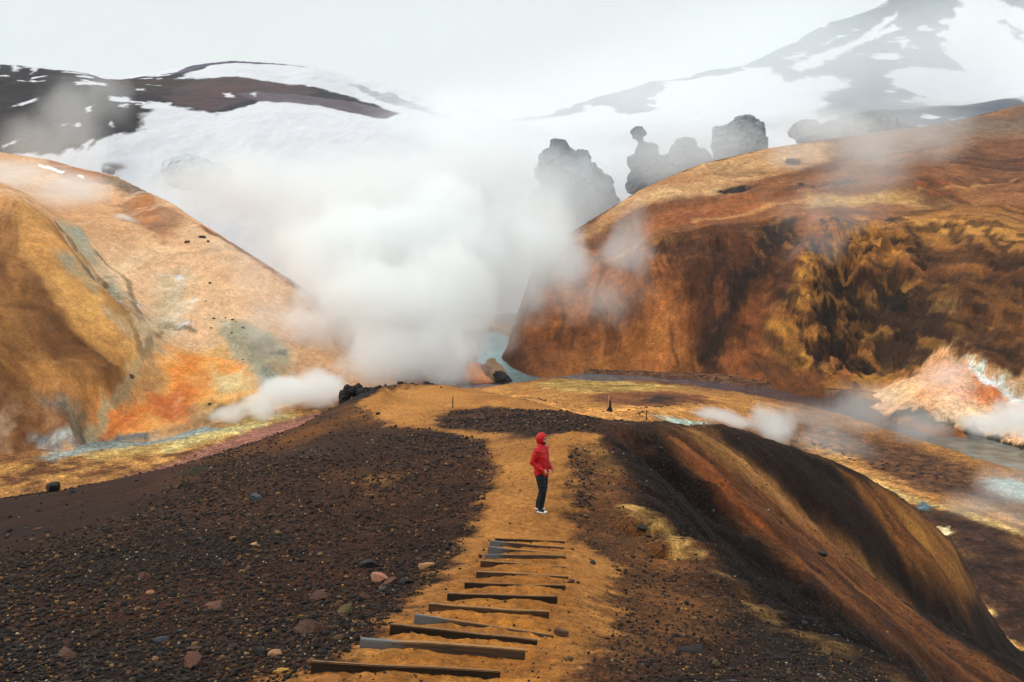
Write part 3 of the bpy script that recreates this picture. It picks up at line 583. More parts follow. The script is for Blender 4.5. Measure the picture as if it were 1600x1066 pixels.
# ---------------------------------------------------------------- right hill
hc = [(1800,0,100,-40),(1500,0,115,-38),(1300,0,140,-40),(1000,0,170,-40),(800,0,190,-42),(780,0,260,-36),(740,0,330,-40),
 (840,582,204),(790,552,246),(1000,576,209),(1100,586,199),(1200,597,187),(1340,612,173),(1400,640,153),(1500,666,138),(1600,688,128),(1750,740,112),
 (805,525,262),(815,480,275),(900,520,232),(930,450,248),(1000,500,217),(1000,440,228),(1000,395,238),(900,395,262),(850,420,275),(870,560,212),
 (1100,540,206),(1100,460,212),(1110,376,231),(1140,362,234),(1180,540,205),(1170,450,214),(1230,346,233),(1200,400,219),
 (1230,540,190),(1250,450,196),(1270,360,222),(1310,342,229),(1300,560,184),(1330,520,197),(1350,450,206),(1360,392,215),(1390,346,224),
 (1290,430,204),(1410,560,180),(1400,470,194),(1430,402,203),(1450,352,214),(1450,530,172),(1500,560,158),(1450,590,160),(1400,600,166),(1400,620,160),(1470,590,152),(1530,600,147),(1600,620,138),(1600,560,145),(1560,480,162),(1600,440,158),(1550,400,176),(1520,440,172),
 (1000,374,250),(1100,354,246),(1180,340,250),(1250,330,252),(1320,326,252),(1380,326,250),(1450,322,246),(1550,312,240),(1100,330,258),(1250,308,262),(1380,300,262),(1500,294,260),(1300,262,320),(1400,255,320),(1100,285,310),(1200,268,315),(1520,252,320),
 (1500,334,215),(1560,328,212),(1600,345,198),(1700,380,170),(1700,600,125),
 (1000,345,262),(1100,318,270),(1200,300,275),(1320,290,270),(1450,285,262),(1600,280,255),
 (900,372,285),(960,320,320),(1000,297,335),(1100,258,350),(1200,234,362),(1300,220,375),(1400,205,395),(1450,196,410),(1530,178,430),(1600,168,445),(1700,150,440),
 (1240,252,340),(1450,240,340),(1600,225,350),(870,382,300),(830,410,310),
 (900,0,340,-8),(1000,0,380,10),(1100,0,410,22),(1200,0,430,30),(1400,0,470,45),(1600,0,520,60),(800,0,340,-35),(760,0,500,-60),(900,0,520,-60),(1200,0,560,-60),(1500,0,600,-50),(1800,0,600,-50)]
rh = Sheet(-.06, .80, int(760*Q), 100, 600, int(760*Q), hc, lam=1e-4)
X, Y, Z0 = rh.X, rh.Y, rh.Z.copy()
rh.Z += fbm(X*.03, Y*.03, 4, 2)*1.3+fbm(X*.2, Y*.2, 5, 3, .62)*.6+ridged(X*.035+fbm(X*.02, Y*.02, 2, 5)*.8, Y*.045, 4, 6)*1.1
face = rh.mask([(800,540),(830,420),(1000,398),(1110,370),(1250,345),(1400,345),(1560,340),(1640,400),(1640,620),(1500,570),(1340,605),(1000,570)], 'xy', soft=8)
apron = rh.mask([(1350,600),(1420,580),(1450,570),(1500,560),(1560,590),(1640,620),(1640,700),(1560,690),(1500,670),(1420,645),(1350,620)], 'xy', soft=6)
face = face*(1-.9*apron)
rh.Z += face*(ridged(X*.07+fbm(X*.05, rh.Z*.05, 2, 3)*.7, Y*.012, 4, 5)*1.7+ridged(X*.30+fbm(X*.08, Z0*.10, 3, 3)*1.2, Z0*.05, 3, 2)*.35+fbm(X*.35, Y*.35, 5, 2, .65)*.7)
crag = rh.mask([(1290,380),(1320,345),(1400,345),(1440,400),(1440,520),(1380,580),(1300,575),(1250,560),(1230,500),(1270,430)], 'xy', soft=8, warp=4, ws=.1)
rh.Z += crag*(fbm(X*.13, Y*.13, 5, 6, .6)*3.2+ridged(X*.26, Y*.26, 3, 4)*.5)
# black ravine, slump scarps and holes
rh.Z -= rh.mask([(1240,345),(1200,400),(1150,460),(1110,520),(1098,568)], 'xy', soft=10, closed=False, width=2.0, warp=3, ws=.08)*4.2
rh.Z -= rh.mask([(1118,380),(1090,470),(1095,560)], 'xy', soft=3, closed=False, width=.4, warp=2, ws=.1)*1.5
for q, dep in (([(1300,435),(1320,425),(1400,440),(1420,430),(1400,462),(1330,470),(1302,450)], 2.0), ([(1290,535),(1335,530),(1345,548),(1320,562),(1298,555)], 2.2), ([(1290,470),(1310,470),(1300,560),(1285,540)], 1.4), ([(1300,400),(1340,395),(1345,420),(1310,430)], 1.6)):
    rh.Z -= rh.mask(q, 'xy', soft=2.0, warp=2.5, ws=.2)*dep
for ln, dep in (([(1000,398),(1060,380),(1100,364),(1140,372),(1118,388)], 1.8), ([(1120,300),(1150,293),(1180,290)], 1.6), ([(1236,252),(1252,250)], 3), ([(1240,295),(1290,285),(1335,282)], 1.2), ([(840,420),(920,395),(1000,372),(1100,350)], .7)):
    rh.Z -= rh.mask(ln, 'xy', soft=2.5, closed=False, width=.6, warp=2, ws=.15)*dep
for ln in ([(1000,400),(1040,388),(1100,366),(1170,352),(1250,338)], [(1010,335),(1120,312),(1260,298)]):
    rh.Z += rh.mask(ln, 'xy', soft=3, closed=False, width=.5, warp=2, ws=.1)*.9
RX = np.clip((X/Y*F+CX), 0, 1700)
near_f = sstep(.0, .3, face)*(1-sstep(20, 30, Z0))
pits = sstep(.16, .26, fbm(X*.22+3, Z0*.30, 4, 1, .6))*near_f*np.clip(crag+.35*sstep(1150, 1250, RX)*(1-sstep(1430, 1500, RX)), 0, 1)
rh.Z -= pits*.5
rh.Z += near_f*ridged(X*.12+fbm(X*.06, Z0*.08, 3, 1)*1.3, Z0*.03+2, 3, 6)*.8
runl = near_f*sstep(.62, .82, ridged(X*.16+fbm(X*.05, Z0*.05, 3, 2)*1.4, Z0*.025, 2, 4))
obl = sstep(1400, 1460, RX)*(1-sstep(34, 44, Z0))
ca_, sa_ = math.cos(R(-46)), math.sin(R(-46)); ro = obl*sstep(.55, .8, ridged((X*ca_+Z0*sa_)*.02, (-X*sa_+Z0*ca_)*.16+fbm(X*.04, Z0*.04, 3, 1)*1.2, 3, 3))
up = sstep(12, 20, Z0)*sstep(-.1, .2, X/Y+.05); ru = up*sstep(.5, .8, ridged((X*.96+Z0*.25)*.012, (-X*.25+Z0*.96)*.16+fbm(X*.03, Z0*.06, 3, 1)*1.5, 3, 5))
rh.Z -= ro*.8+ru*.5
rh.crest([(790,545),(805,500),(830,425),(850,392),(880,370),(960,322),(1000,297),(1060,270),(1100,255),(1200,232),(1300,217),(1400,203),(1450,196),(1530,180),(1590,165)], .08, 4)
rh.base(lin(150,86,46), 0)
n = np.clip(.5+fbm(X*.04, rh.Z*.05, 5, 5, .62)*1.9, 0, 1)[..., None]; rh.col[..., :3] = lin(176,102,48)*n+lin(116,64,36)*(1-n)
hp = lambda poly, c1, c2=None, **k: rh.paint(poly, c1, c2, plane='xy', tp='xz', **k)
# upper slopes
hp([(840,420),(900,365),(1000,290),(1200,222),(1620,150),(1620,330),(1400,320),(1250,330),(1100,355),(1000,385),(900,400)], lin(172,104,66), lin(136,80,52), soft=6, warp=4, ws=.04, tex='streak', ts=.09, ang=14, st=6, contrast=2)
hp([(860,400),(950,330),(1010,292),(1150,240),(1250,222),(1330,218),(1260,262),(1190,280),(1080,308),(960,345),(880,400)], lin(216,160,120), lin(190,124,82), soft=6, warp=3, ws=.06, tex='streak', ts=.1, ang=14)
hp([(1300,215),(1450,190),(1620,160),(1620,235),(1500,250),(1380,255),(1290,240)], lin(140,106,96), lin(162,104,74), soft=8, warp=4, ws=.05, tex='streak', ts=.12, ang=10, contrast=2)
hp([(1480,250),(1540,220),(1620,215),(1620,300),(1540,280)], lin(150,88,58), lin(118,72,52), soft=6, warp=4, ws=.06, ts=.12, contrast=2.4)
hp([(1120,298),(1150,290),(1182,290),(1172,297),(1130,305)], lin(58,44,50), soft=2, warp=1.2, ws=.3)
hp([(1224,252),(1236,247),(1254,250),(1250,257),(1234,258)], lin(56,40,36), soft=2, warp=1.5, ws=.3)
hp([(1245,286),(1256,286),(1256,290),(1245,290)], lin(40,32,32), soft=1, warp=.8, ws=.4)
hp([(1270,290),(1300,286),(1335,282),(1332,287),(1280,292)], lin(70,54,52), soft=1.6, warp=1, ws=.3)
hp([(1000,350),(1060,325),(1180,300),(1250,300),(1200,330),(1080,350),(1010,375)], lin(158,84,48), lin(188,108,52), soft=5, warp=3, ws=.08, tex='streak', ts=.15, ang=16)
hp([(1250,300),(1420,295),(1560,310),(1500,322),(1380,318),(1260,325)], lin(206,150,96), lin(170,112,66), soft=5, warp=3, ws=.08, tex='streak', ts=.15, ang=8)
hp([(1430,288),(1480,283),(1500,300),(1460,305)], lin(184,96,52), soft=4, warp=2, ws=.2)
hp([(1485,292),(1525,286),(1530,304),(1500,308)], lin(176,110,60), soft=4, warp=2, ws=.2)
for ln in ([(840,425),(920,400),(1000,380)], [(1000,398),(1060,380),(1140,358),(1240,340)], [(1080,345),(1200,322),(1290,312)], [(1430,300),(1530,290),(1610,275)]):
    hp(ln, lin(212,146,92), soft=1.8, closed=False, width=.25, warp=1.5, ws=.15, op=.65)
# the bluff
hp([(800,540),(830,430),(930,405),(1000,398),(1100,370),(1110,470),(1090,575),(840,580)], lin(192,110,48), lin(142,78,38), soft=5, warp=3, ws=.08, ts=.1, contrast=2)
hp([(850,585),(900,540),(1000,520),(1080,500),(1085,570),(1000,578)], lin(168,96,44), lin(206,122,50), soft=6, warp=3, ws=.1, ts=.15, op=.8)
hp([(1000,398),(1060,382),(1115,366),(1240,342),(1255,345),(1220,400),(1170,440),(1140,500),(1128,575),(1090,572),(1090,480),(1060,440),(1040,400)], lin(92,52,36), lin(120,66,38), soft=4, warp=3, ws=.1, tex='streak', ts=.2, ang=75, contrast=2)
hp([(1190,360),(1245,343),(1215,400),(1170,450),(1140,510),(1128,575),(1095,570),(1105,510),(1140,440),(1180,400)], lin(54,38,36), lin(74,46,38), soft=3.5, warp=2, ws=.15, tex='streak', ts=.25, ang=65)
hp([(1150,470),(1220,420),(1250,380),(1285,360),(1310,450),(1290,560),(1200,590),(1130,575)], lin(158,84,38), lin(104,58,34), soft=4, warp=3, ws=.1, ts=.18, contrast=2.6)
hp([(1190,520),(1230,450),(1260,400),(1300,370),(1310,430),(1280,470),(1260,520),(1290,580),(1230,590)], lin(214,138,36), lin(136,78,34), soft=4, warp=2.2, ws=.16, ts=.2, contrast=2.0)
hp([(1300,345),(1340,335),(1400,345),(1420,380),(1400,420),(1340,415),(1300,400)], lin(196,120,34), lin(130,76,32), soft=4, warp=2.2, ws=.16, ts=.2, contrast=2.0)
hp([(1300,420),(1400,410),(1440,450),(1500,540),(1420,590),(1330,580),(1295,530),(1285,470)], lin(100,62,32), lin(70,44,30), soft=5, warp=2.2, ws=.14, ts=.25, contrast=3)
hp([(1320,450),(1400,450),(1420,500),(1370,530),(1330,500)], lin(132,88,40), lin(66,44,30), soft=4, warp=2.2, ws=.18, ts=.25, contrast=2.2)
hp([(1380,480),(1440,450),(1510,520),(1520,570),(1440,585),(1380,560)], lin(76,46,32), lin(94,58,36), soft=5, warp=3, ws=.1, ts=.2)
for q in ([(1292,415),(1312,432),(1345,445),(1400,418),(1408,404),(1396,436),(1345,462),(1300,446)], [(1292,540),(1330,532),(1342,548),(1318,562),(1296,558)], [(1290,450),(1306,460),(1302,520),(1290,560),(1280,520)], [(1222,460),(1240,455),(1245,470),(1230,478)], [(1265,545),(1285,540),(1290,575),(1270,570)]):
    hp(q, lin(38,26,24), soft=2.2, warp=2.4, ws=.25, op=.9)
hp([(1400,350),(1430,350),(1470,430),(1520,520),(1500,530),(1450,450),(1415,400)], lin(170,106,46), lin(130,78,38), soft=4, warp=2, ws=.1, tex='streak', ts=.25, ang=-55)
hp([(1390,335),(1500,318),(1640,350),(1640,560),(1560,540),(1500,480),(1440,400)], lin(176,108,48), lin(120,72,38), soft=5, warp=3, ws=.08, tex='streak', ts=.2, ang=-48, st=8, contrast=2.4)
hp([(1400,340),(1500,325),(1590,345),(1640,380),(1600,400),(1500,360),(1440,370)], lin(204,134,60), lin(168,102,46), soft=5, warp=3, ws=.08, tex='streak', ts=.2, ang=-40)
hp([(1500,490),(1560,520),(1640,560),(1640,600),(1560,560),(1510,540)], lin(80,50,36), lin(104,64,40), soft=4, warp=2, ws=.1, tex='streak', ts=.2, ang=-45)
for ln in ([(1480,350),(1520,385),(1560,425),(1605,450)], [(1540,360),(1580,400),(1620,430)], [(1430,360),(1470,430),(1520,490),(1580,530)]):
    hp(ln, lin(92,54,34), soft=1.4, closed=False, width=.3, warp=2, ws=.15, op=.8)
hp([(1455,478),(1480,472),(1500,480),(1490,490),(1478,482),(1460,486)], lin(186,134,80), soft=1.5, warp=1.5, ws=.3)
# sulphur and clay apron at the foot
hp([(1350,600),(1420,580),(1450,570),(1500,560),(1560,590),(1640,620),(1640,700),(1560,690),(1500,670),(1420,645),(1350,620)], lin(250,200,150,1.05), lin(244,172,104,1.0), soft=3, warp=3, ws=.12, ts=.14, contrast=2)
hp([(1280,600),(1350,585),(1420,572),(1440,585),(1390,600),(1360,615),(1300,612)], lin(206,134,36), lin(160,96,38), soft=3, warp=2, ws=.2, ts=.3, contrast=1.4)
hp([(1360,612),(1420,605),(1440,620),(1430,645),(1385,630)], lin(250,206,150), lin(240,180,118), soft=3, warp=2, ws=.2, ts=.3, contrast=1.4)
hp([(1440,580),(1500,568),(1530,600),(1520,640),(1470,640),(1450,610)], lin(248,190,156,1.05), lin(238,166,124,1.0), soft=5, warp=3, ws=.15)
hp([(1530,590),(1560,610),(1560,640),(1530,630)], lin(228,120,50), lin(226,150,90), soft=4, warp=2, ws=.2)
hp([(1440,628),(1480,626),(1560,640),(1600,665),(1560,680),(1480,660)], lin(250,214,176), lin(236,186,142), soft=3, warp=2, ws=.3, ts=.4, contrast=1.6)
hp([(1508,558),(1520,562),(1545,585),(1570,602),(1610,622),(1600,630),(1560,612),(1530,592)], lin(240,242,236,1.05), lin(214,212,204,1.0), soft=1.4, warp=1, ws=.4)
hp([(1552,575),(1570,580),(1600,600),(1590,605),(1560,590)], lin(214,180,150), lin(190,150,110), soft=1.6, warp=1, ws=.4, op=.8)
hp([(1380,565),(1440,575),(1420,585),(1385,590)], lin(70,48,34), lin(150,96,40), soft=3, warp=3, ws=.3, ts=.5, contrast=1.6)
for ln in ([(1400,645),(1440,652),(1480,662)], [(1520,672),(1600,702)]):
    hp(ln, lin(70,58,40), soft=1.2, closed=False, width=.35, warp=1.5, ws=.4)
def tint(m, c): rh.col[..., :3] = rh.col[..., :3]*(1-m[..., None])+c*m[..., None]
nonap = 1-rh.mask([(1350,600),(1420,580),(1450,570),(1500,560),(1560,590),(1640,620),(1640,700),(1560,690),(1500,670),(1420,645),(1350,620)], soft=3, warp=3, ws=.12)
tint(sstep(.10, .24, fbm(X*.26+50, Z0*.30+9, 5, 2, .62))*sstep(1160, 1230, RX)*(1-sstep(1440, 1520, RX))*near_f*.5*nonap, lin(208,134,46))
tint(sstep(.12, .26, fbm(X*.12+80, Z0*.14+2, 5, 6, .62))*near_f*.3*nonap, lin(196,112,50))
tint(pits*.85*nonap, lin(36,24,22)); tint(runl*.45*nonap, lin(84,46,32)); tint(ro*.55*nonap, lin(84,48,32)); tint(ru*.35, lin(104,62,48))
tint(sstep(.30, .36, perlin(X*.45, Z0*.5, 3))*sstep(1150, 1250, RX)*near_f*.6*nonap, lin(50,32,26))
g = fbm(X*.5, rh.Z*.5, 4, 4, .65)*.34+fbm(X*1.7, rh.Z*1.7, 2, 2, .6)*.16
rh.col[..., :3] *= np.clip(1+g, .5, 1.5)[..., None]
M_RIGHT = terrain_mat('right_hill_clay', fine=.9, mid=.09, bump=1.0, bdist=.7, amp=.20, grain=(2.0, .22))
rh.col[..., :3] *= 1+np.array((-.03, .06, -.1))*nonap[..., None]+np.array((-.04, -.07, -.03))*(1-nonap)[..., None]      # more ochre than rust
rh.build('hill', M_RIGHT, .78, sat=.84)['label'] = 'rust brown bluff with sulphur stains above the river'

# ---------------------------------------------------------------- snowy mountains
SNOW = lin(222,220,224); ROCKD = lin(22,18,26); ROCKB = lin(70,48,46)
ml = [(-200,0,330,-60),(200,0,330,-40),(500,0,330,-50),(900,0,330,-60),(1200,0,330,-60),(80,256,390),(200,268,410),(300,290,420),(500,330,430),(700,345,460),(860,345,520),(1000,340,560),(1200,330,600),
 (-200,260,380),(0,250,385),(170,235,410),(210,190,450),(300,170,520),(450,165,600),(620,185,700),(700,190,760),(400,230,480),(600,250,520),(780,240,640),(900,260,640),
 (-200,90,560),(0,101,540),(50,102,550),(110,110,570),(170,121,610),(250,112,660),(300,101,720),(360,95,780),(430,99,830),(500,107,880),(560,122,900),(620,140,920),(690,168,930),(760,190,940),(850,215,960),
 (100,140,520),(0,140,500),(300,130,640),(450,130,740),(560,150,820),(0,180,450),(120,190,450),
 (-200,0,900,60),(0,0,900,70),(300,0,1100,80),(600,0,1200,40),(900,0,1200,40),(1100,300,620),(1200,0,900,20),(1000,280,720),(1000,0,1000,30)]
mt = Sheet(-.85, .30, int(800*Q), 330, 1200, int(520*Q), ml, lam=2e-4)
X, Y, Z0 = mt.X, mt.Y, mt.Z.copy()
mt.Z += fbm(X*.012, Y*.012, 4, 2)*4+fbm(X*.06, Z0*.06, 4, 3, .6)*1.5
mt.crest([(0,101),(50,102),(110,110),(170,121),(250,112),(300,101),(360,95),(430,99),(500,107),(620,140),(690,168)], .08, 4)
mt.base(SNOW, 0)
def rocks(sh, poly, c1, c2, soft=3, warp=8, ws=.03, seed=0, op=1.0, ts=.05, tex='fbm', ang=0):
    sh.paint(poly, c1, c2, plane='xz', soft=soft, warp=warp, ws=ws, seed=seed, op=op, ts=ts, tex=tex, ang=ang, contrast=1.5)
def snows(sh, poly, soft=1.5, warp=3, ws=.08, seed=0, c=SNOW): sh.paint(poly, c, plane='xz', soft=soft, warp=warp, ws=ws, seed=seed)
rocks(mt, [(-250,90),(0,98),(50,104),(110,112),(170,124),(260,118),(300,104),(360,97),(300,112),(255,126),(300,122),(400,126),(480,134),(560,156),(620,178),(520,160),(430,158),(330,178),(275,165),(220,180),(212,200),(150,225),(95,244),(-250,262)], ROCKD, lin(36,26,32), warp=5, ws=.05)
rocks(mt, [(110,124),(170,128),(320,122),(330,130),(240,150),(180,140)], lin(60,36,34), lin(40,28,30), warp=4, soft=8)
rocks(mt, [(300,124),(400,124),(480,132),(500,145),(400,150),(330,176),(280,165),(250,150)], lin(84,54,54), lin(62,48,54), warp=4)
rocks(mt, [(380,146),(480,150),(560,162),(630,178),(610,184),(500,165),(400,158)], lin(104,92,100), lin(86,72,82), warp=3)
rocks(mt, [(250,118),(290,106),(360,95),(430,98),(500,106),(430,101),(360,99),(300,110)], lin(70,64,84), soft=1.5, c2=lin(90,84,100), warp=1)
rocks(mt, [(550,130),(620,150),(690,182),(640,170),(570,148)], lin(170,170,178), lin(190,190,196), warp=5, ws=.05)
for q in ([(120,128),(160,130),(163,134),(118,132)], [(170,150),(195,152),(226,160),(228,165),(200,160),(172,156)], [(228,158),(270,160),(262,172),(232,170)], [(28,166),(42,158),(60,152),(56,157),(30,168)], [(190,163),(200,163),(200,168),(190,166)],
          [(8,224),(20,220),(18,226),(8,228)], [(20,104),(34,100),(36,106),(24,112)], [(60,104),(66,108),(54,116)], [(132,222),(144,218),(144,228),(134,232)], [(212,138),(226,138),(224,142),(212,141)], [(345,146),(360,146),(366,152),(350,151)], [(390,146),(400,145),(402,150)], [(90,195),(98,196),(96,198)], [(116,195),(124,194),(124,198),(116,198)], [(172,193),(178,192),(178,197),(172,197)], [(130,170),(146,166),(144,172),(136,174)]):
    snows(mt, q, warp=2.5, ws=.1)
sk = perlin(X*.09, Z0*.16, 3); sk2 = perlin(X*.2, Z0*.3, 5); band = (Z0/Y > (400-128)/F-.004)
sn = (sstep(.42, .55, sk+.35*sk2)*band*(X/Y < -.42))[..., None]
mt.col[..., :3] = mt.col[..., :3]*(1-sn)+SNOW*sn
rocks(mt, [(155,258),(180,256),(188,262),(172,270),(158,266)], lin(120,104,100), lin(150,140,140), warp=2)
dirty = np.clip(fbm(X*.02, Z0*.05, 4, 6)*.5+.1, 0, 1)[..., None]*.25
mt.col[..., :3] = mt.col[..., :3]*(1-dirty*np.array((.2, .28, .25)))
M_SNOW = terrain_mat('snow_and_rock', fine=.25, mid=.03, bump=.3, bdist=1.0, amp=.04, mamp=.03, rough=.85)
mt.build('mountain', M_SNOW, .86, 0)['label'] = 'dark ridge and broad snowfield behind the left hill'

mr_ = [(700,0,650,-40),(1200,0,650,-40),(1800,0,650,-40),(400,0,700,-60),(860,300,760),(1000,270,800),(1150,250,850),(1300,215,900),(1450,190,900),(1600,170,900),(1800,150,900),
 (700,230,1000),(780,192,1200),(850,178,1350),(900,165,1450),(1000,132,1600),(1100,112,1680),(1170,100,1750),(1230,70,1850),(1300,38,1950),(1390,-2,2050),(1480,-60,2150),(1600,-110,2250),(1800,-130,2200),
 (1000,200,1100),(1150,190,1150),(1300,165,1200),(1450,160,1150),(1600,150,1150),(1200,130,1450),(1350,100,1500),(1500,60,1600),(1600,40,1650),(1400,20,1850),
 (400,0,1100,40),(500,230,1100),(800,0,2400,60),(1100,0,2500,200),(1500,0,2700,400),(1800,0,2700,500),(400,0,2500,0)]
m2 = Sheet(-.25, .85, int(640*Q), 650, 2700, int(460*Q), mr_, lam=2e-4)
X, Y, Z0 = m2.X, m2.Y, m2.Z.copy()
m2.Z += fbm(X*.005, Y*.005, 4, 2)*10+fbm(X*.03, Z0*.03, 4, 3, .6)*4
m2.base(SNOW, 0)
K1, K2 = lin(74,84,100), lin(94,98,108)
rocks(m2, [(760,205),(850,180),(900,165),(1000,132),(1100,110),(1170,98),(1300,36),(1400,-8),(1500,-60),(1600,-60),(1500,0),(1480,40),(1470,80),(1500,110),(1400,110),(1380,130),(1440,150),(1460,170),(1350,175),(1290,150),(1330,140),(1310,125),(1240,120),(1180,108),(1100,122),(1050,130),(1010,165),(960,170),(930,165),(870,185),(800,200)], K1, K2, warp=22, ws=.012, soft=6)
rocks(m2, [(1290,150),(1340,135),(1460,165),(1620,158),(1620,180),(1300,215),(1240,210),(1300,190)], K1, K2, warp=12, ws=.02, soft=6)
rocks(m2, [(960,175),(1010,165),(1030,172),(990,178)], K1, K2, warp=8)
for q in ([(1230,105),(1290,80),(1330,68),(1400,38),(1410,44),(1350,68),(1290,98),(1250,112)], [(1300,85),(1350,55),(1400,18),(1400,28),(1360,60)], [(1360,88),(1410,84),(1412,92),(1370,94)], [(1408,62),(1420,60),(1416,76),(1408,76)], [(1040,132),(1100,120),(1180,112),(1160,124),(1060,140)], [(1380,120),(1420,105),(1480,110),(1480,130),(1430,128)]):
    snows(m2, q, warp=7, ws=.03, soft=5)
rocks(m2, [(1555,35),(1575,40),(1590,60),(1620,70),(1600,50),(1570,30)], K1, K2, warp=6, ws=.03)
rocks(m2, [(1500,-20),(1560,0),(1620,20),(1620,-40),(1560,-60)], K1, K2, warp=12, ws=.03)
sk = fbm(X*.015, Z0*.03, 4, 3); sn = (sstep(.30, .38, sk))[..., None]*.9
m2.col[..., :3] = m2.col[..., :3]*(1-sn)+SNOW*sn
M_SNOW2 = terrain_mat('far_snow_and_rock', fine=.08, mid=.01, bump=.3, bdist=2, amp=.05, mamp=.04, rough=.85)
m2.build('mountain', M_SNOW2, .86, 0)['label'] = 'high snow streaked mountain fading into cloud above the right hill'
# ---------------------------------------------------------------- object helpers
def link(name, me, mat=None, parent=None, smooth=False):
    o = bpy.data.objects.new(name, me); C.objects.link(o)
    if mat: me.materials.append(mat)
    if parent: o.parent = parent
    if smooth: me.polygons.foreach_set('use_smooth', [True]*len(me.polygons))
    return o
def empty(name, loc, rz=0.0):
    o = bpy.data.objects.new(name, None); C.objects.link(o); o.location = loc; o.rotation_euler = (0, 0, rz); o.empty_display_size = .1
    return o
def rock_mat(name, a, b, scale=6, rough=.85, bump=.6, spec=.3):
    m, n, l, bs = new_mat(name); bs.inputs['Roughness'].default_value = rough; bs.inputs['Specular IOR Level'].default_value = spec
    tcn = n.new('ShaderNodeTexCoord'); nz = n.new('ShaderNodeTexNoise'); nz.inputs['Scale'].default_value = scale; nz.inputs['Detail'].default_value = 6; nz.inputs['Roughness'].default_value = .7
    oi = n.new('ShaderNodeObjectInfo'); va = n.new('ShaderNodeVectorMath'); va.operation = 'ADD'
    l.new(tcn.outputs['Object'], va.inputs[0]); l.new(oi.outputs['Random'], va.inputs[1]); l.new(va.outputs[0], nz.inputs['Vector'])
    cr_ = n.new('ShaderNodeValToRGB'); cr_.color_ramp.elements[0].position = .35; cr_.color_ramp.elements[1].position = .68
    cr_.color_ramp.elements[0].color = (*a, 1); cr_.color_ramp.elements[1].color = (*b, 1); l.new(nz.outputs['Fac'], cr_.inputs['Fac'])
    mr = n.new('ShaderNodeMapRange'); l.new(oi.outputs['Random'], mr.inputs['Value']); mr.inputs['To Min'].default_value = .7; mr.inputs['To Max'].default_value = 1.35
    vm = n.new('ShaderNodeVectorMath'); vm.operation = 'SCALE'; l.new(cr_.outputs['Color'], vm.inputs[0]); l.new(mr.outputs['Result'], vm.inputs['Scale']); l.new(vm.outputs[0], bs.inputs['Base Color'])
    bp = n.new('ShaderNodeBump'); bp.inputs['Strength'].default_value = bump; bp.inputs['Distance'].default_value = .08; l.new(nz.outputs['Fac'], bp.inputs['Height']); l.new(bp.outputs['Normal'], bs.inputs['Normal'])
    return m
RM = {'dark': rock_mat('dark_basalt', lin(26,22,22), lin(58,48,46)), 'brown': rock_mat('brown_rock', lin(56,38,30), lin(104,72,54)), 'red': rock_mat('red_rock', lin(62,38,30), lin(112,70,52)),
      'tan': rock_mat('tan_rock', lin(132,92,60), lin(190,140,96)), 'pink': rock_mat('pink_rock', lin(140,86,64), lin(204,142,108)), 'blue': rock_mat('blue_grey_rock', lin(38,40,46), lin(74,78,86), rough=.5),
      'ochre': rock_mat('ochre_rock', lin(156,104,40), lin(208,160,64)), 'pale': rock_mat('pale_rock', lin(170,160,146), lin(220,214,204)), 'olive': rock_mat('mossy_rock', lin(66,58,36), lin(116,98,58))}
def rock_mesh(seed, sub=2, sq=.62):
    r = random.Random(seed); bm = bmesh.new(); bmesh.ops.create_icosphere(bm, subdivisions=sub, radius=1)
    for k in range(r.randint(11, 17)):
        nrm = Vector((r.gauss(0, 1), r.gauss(0, 1), r.gauss(0, .8))).normalized(); h = r.uniform(.38, .78)
        for v in bm.verts:
            e = v.co.dot(nrm)-h
            if e > 0: v.co -= nrm*e*.985
    off = Vector((seed*3.1, seed*1.7, 0))
    for v in bm.verts: v.co *= 1+.06*mnoise.noise(v.co*1.8+off)+.035*mnoise.noise(v.co*6+off)
    for v in bm.verts: v.co.x *= 1.15; v.co.y *= .9; v.co.z *= sq
    mx_ = max(abs(v.co.x) for v in bm.verts); bmesh.ops.scale(bm, vec=(1/mx_,)*3, verts=bm.verts)
    me = bpy.data.meshes.new('rock'); bm.to_mesh(me); bm.free(); return me
ROCKS = [rock_mesh(k, 3 if k < 6 else 2, .5+.04*(k % 6)) for k in range(14)]
RCACHE = {}
def place_rock(sheet, px, py, wpx, matk, label=None, k=None, sink=.3, name='rock', cat='rock', group=None, sq=1.0, rz=None):
    h = sheet.hit(px, py); r = wpx*.5/F*h[1]
    k = random.randrange(14) if k is None else k
    key = (k, matk)
    if key not in RCACHE:
        me = ROCKS[k].copy(); me.materials.append(RM[matk]); RCACHE[key] = me
    o = bpy.data.objects.new(name, RCACHE[key]); C.objects.link(o)
    o.scale = (r, r, r*sq); o.rotation_euler = (random.uniform(-.2, .2), random.uniform(-.2, .2), random.uniform(0, 6.28) if rz is None else rz)
    o.location = (h[0], h[1], h[2]+r*.55*sq*(1-sink*1.6))
    tag(o, label, cat, group); return o
random.seed(11)

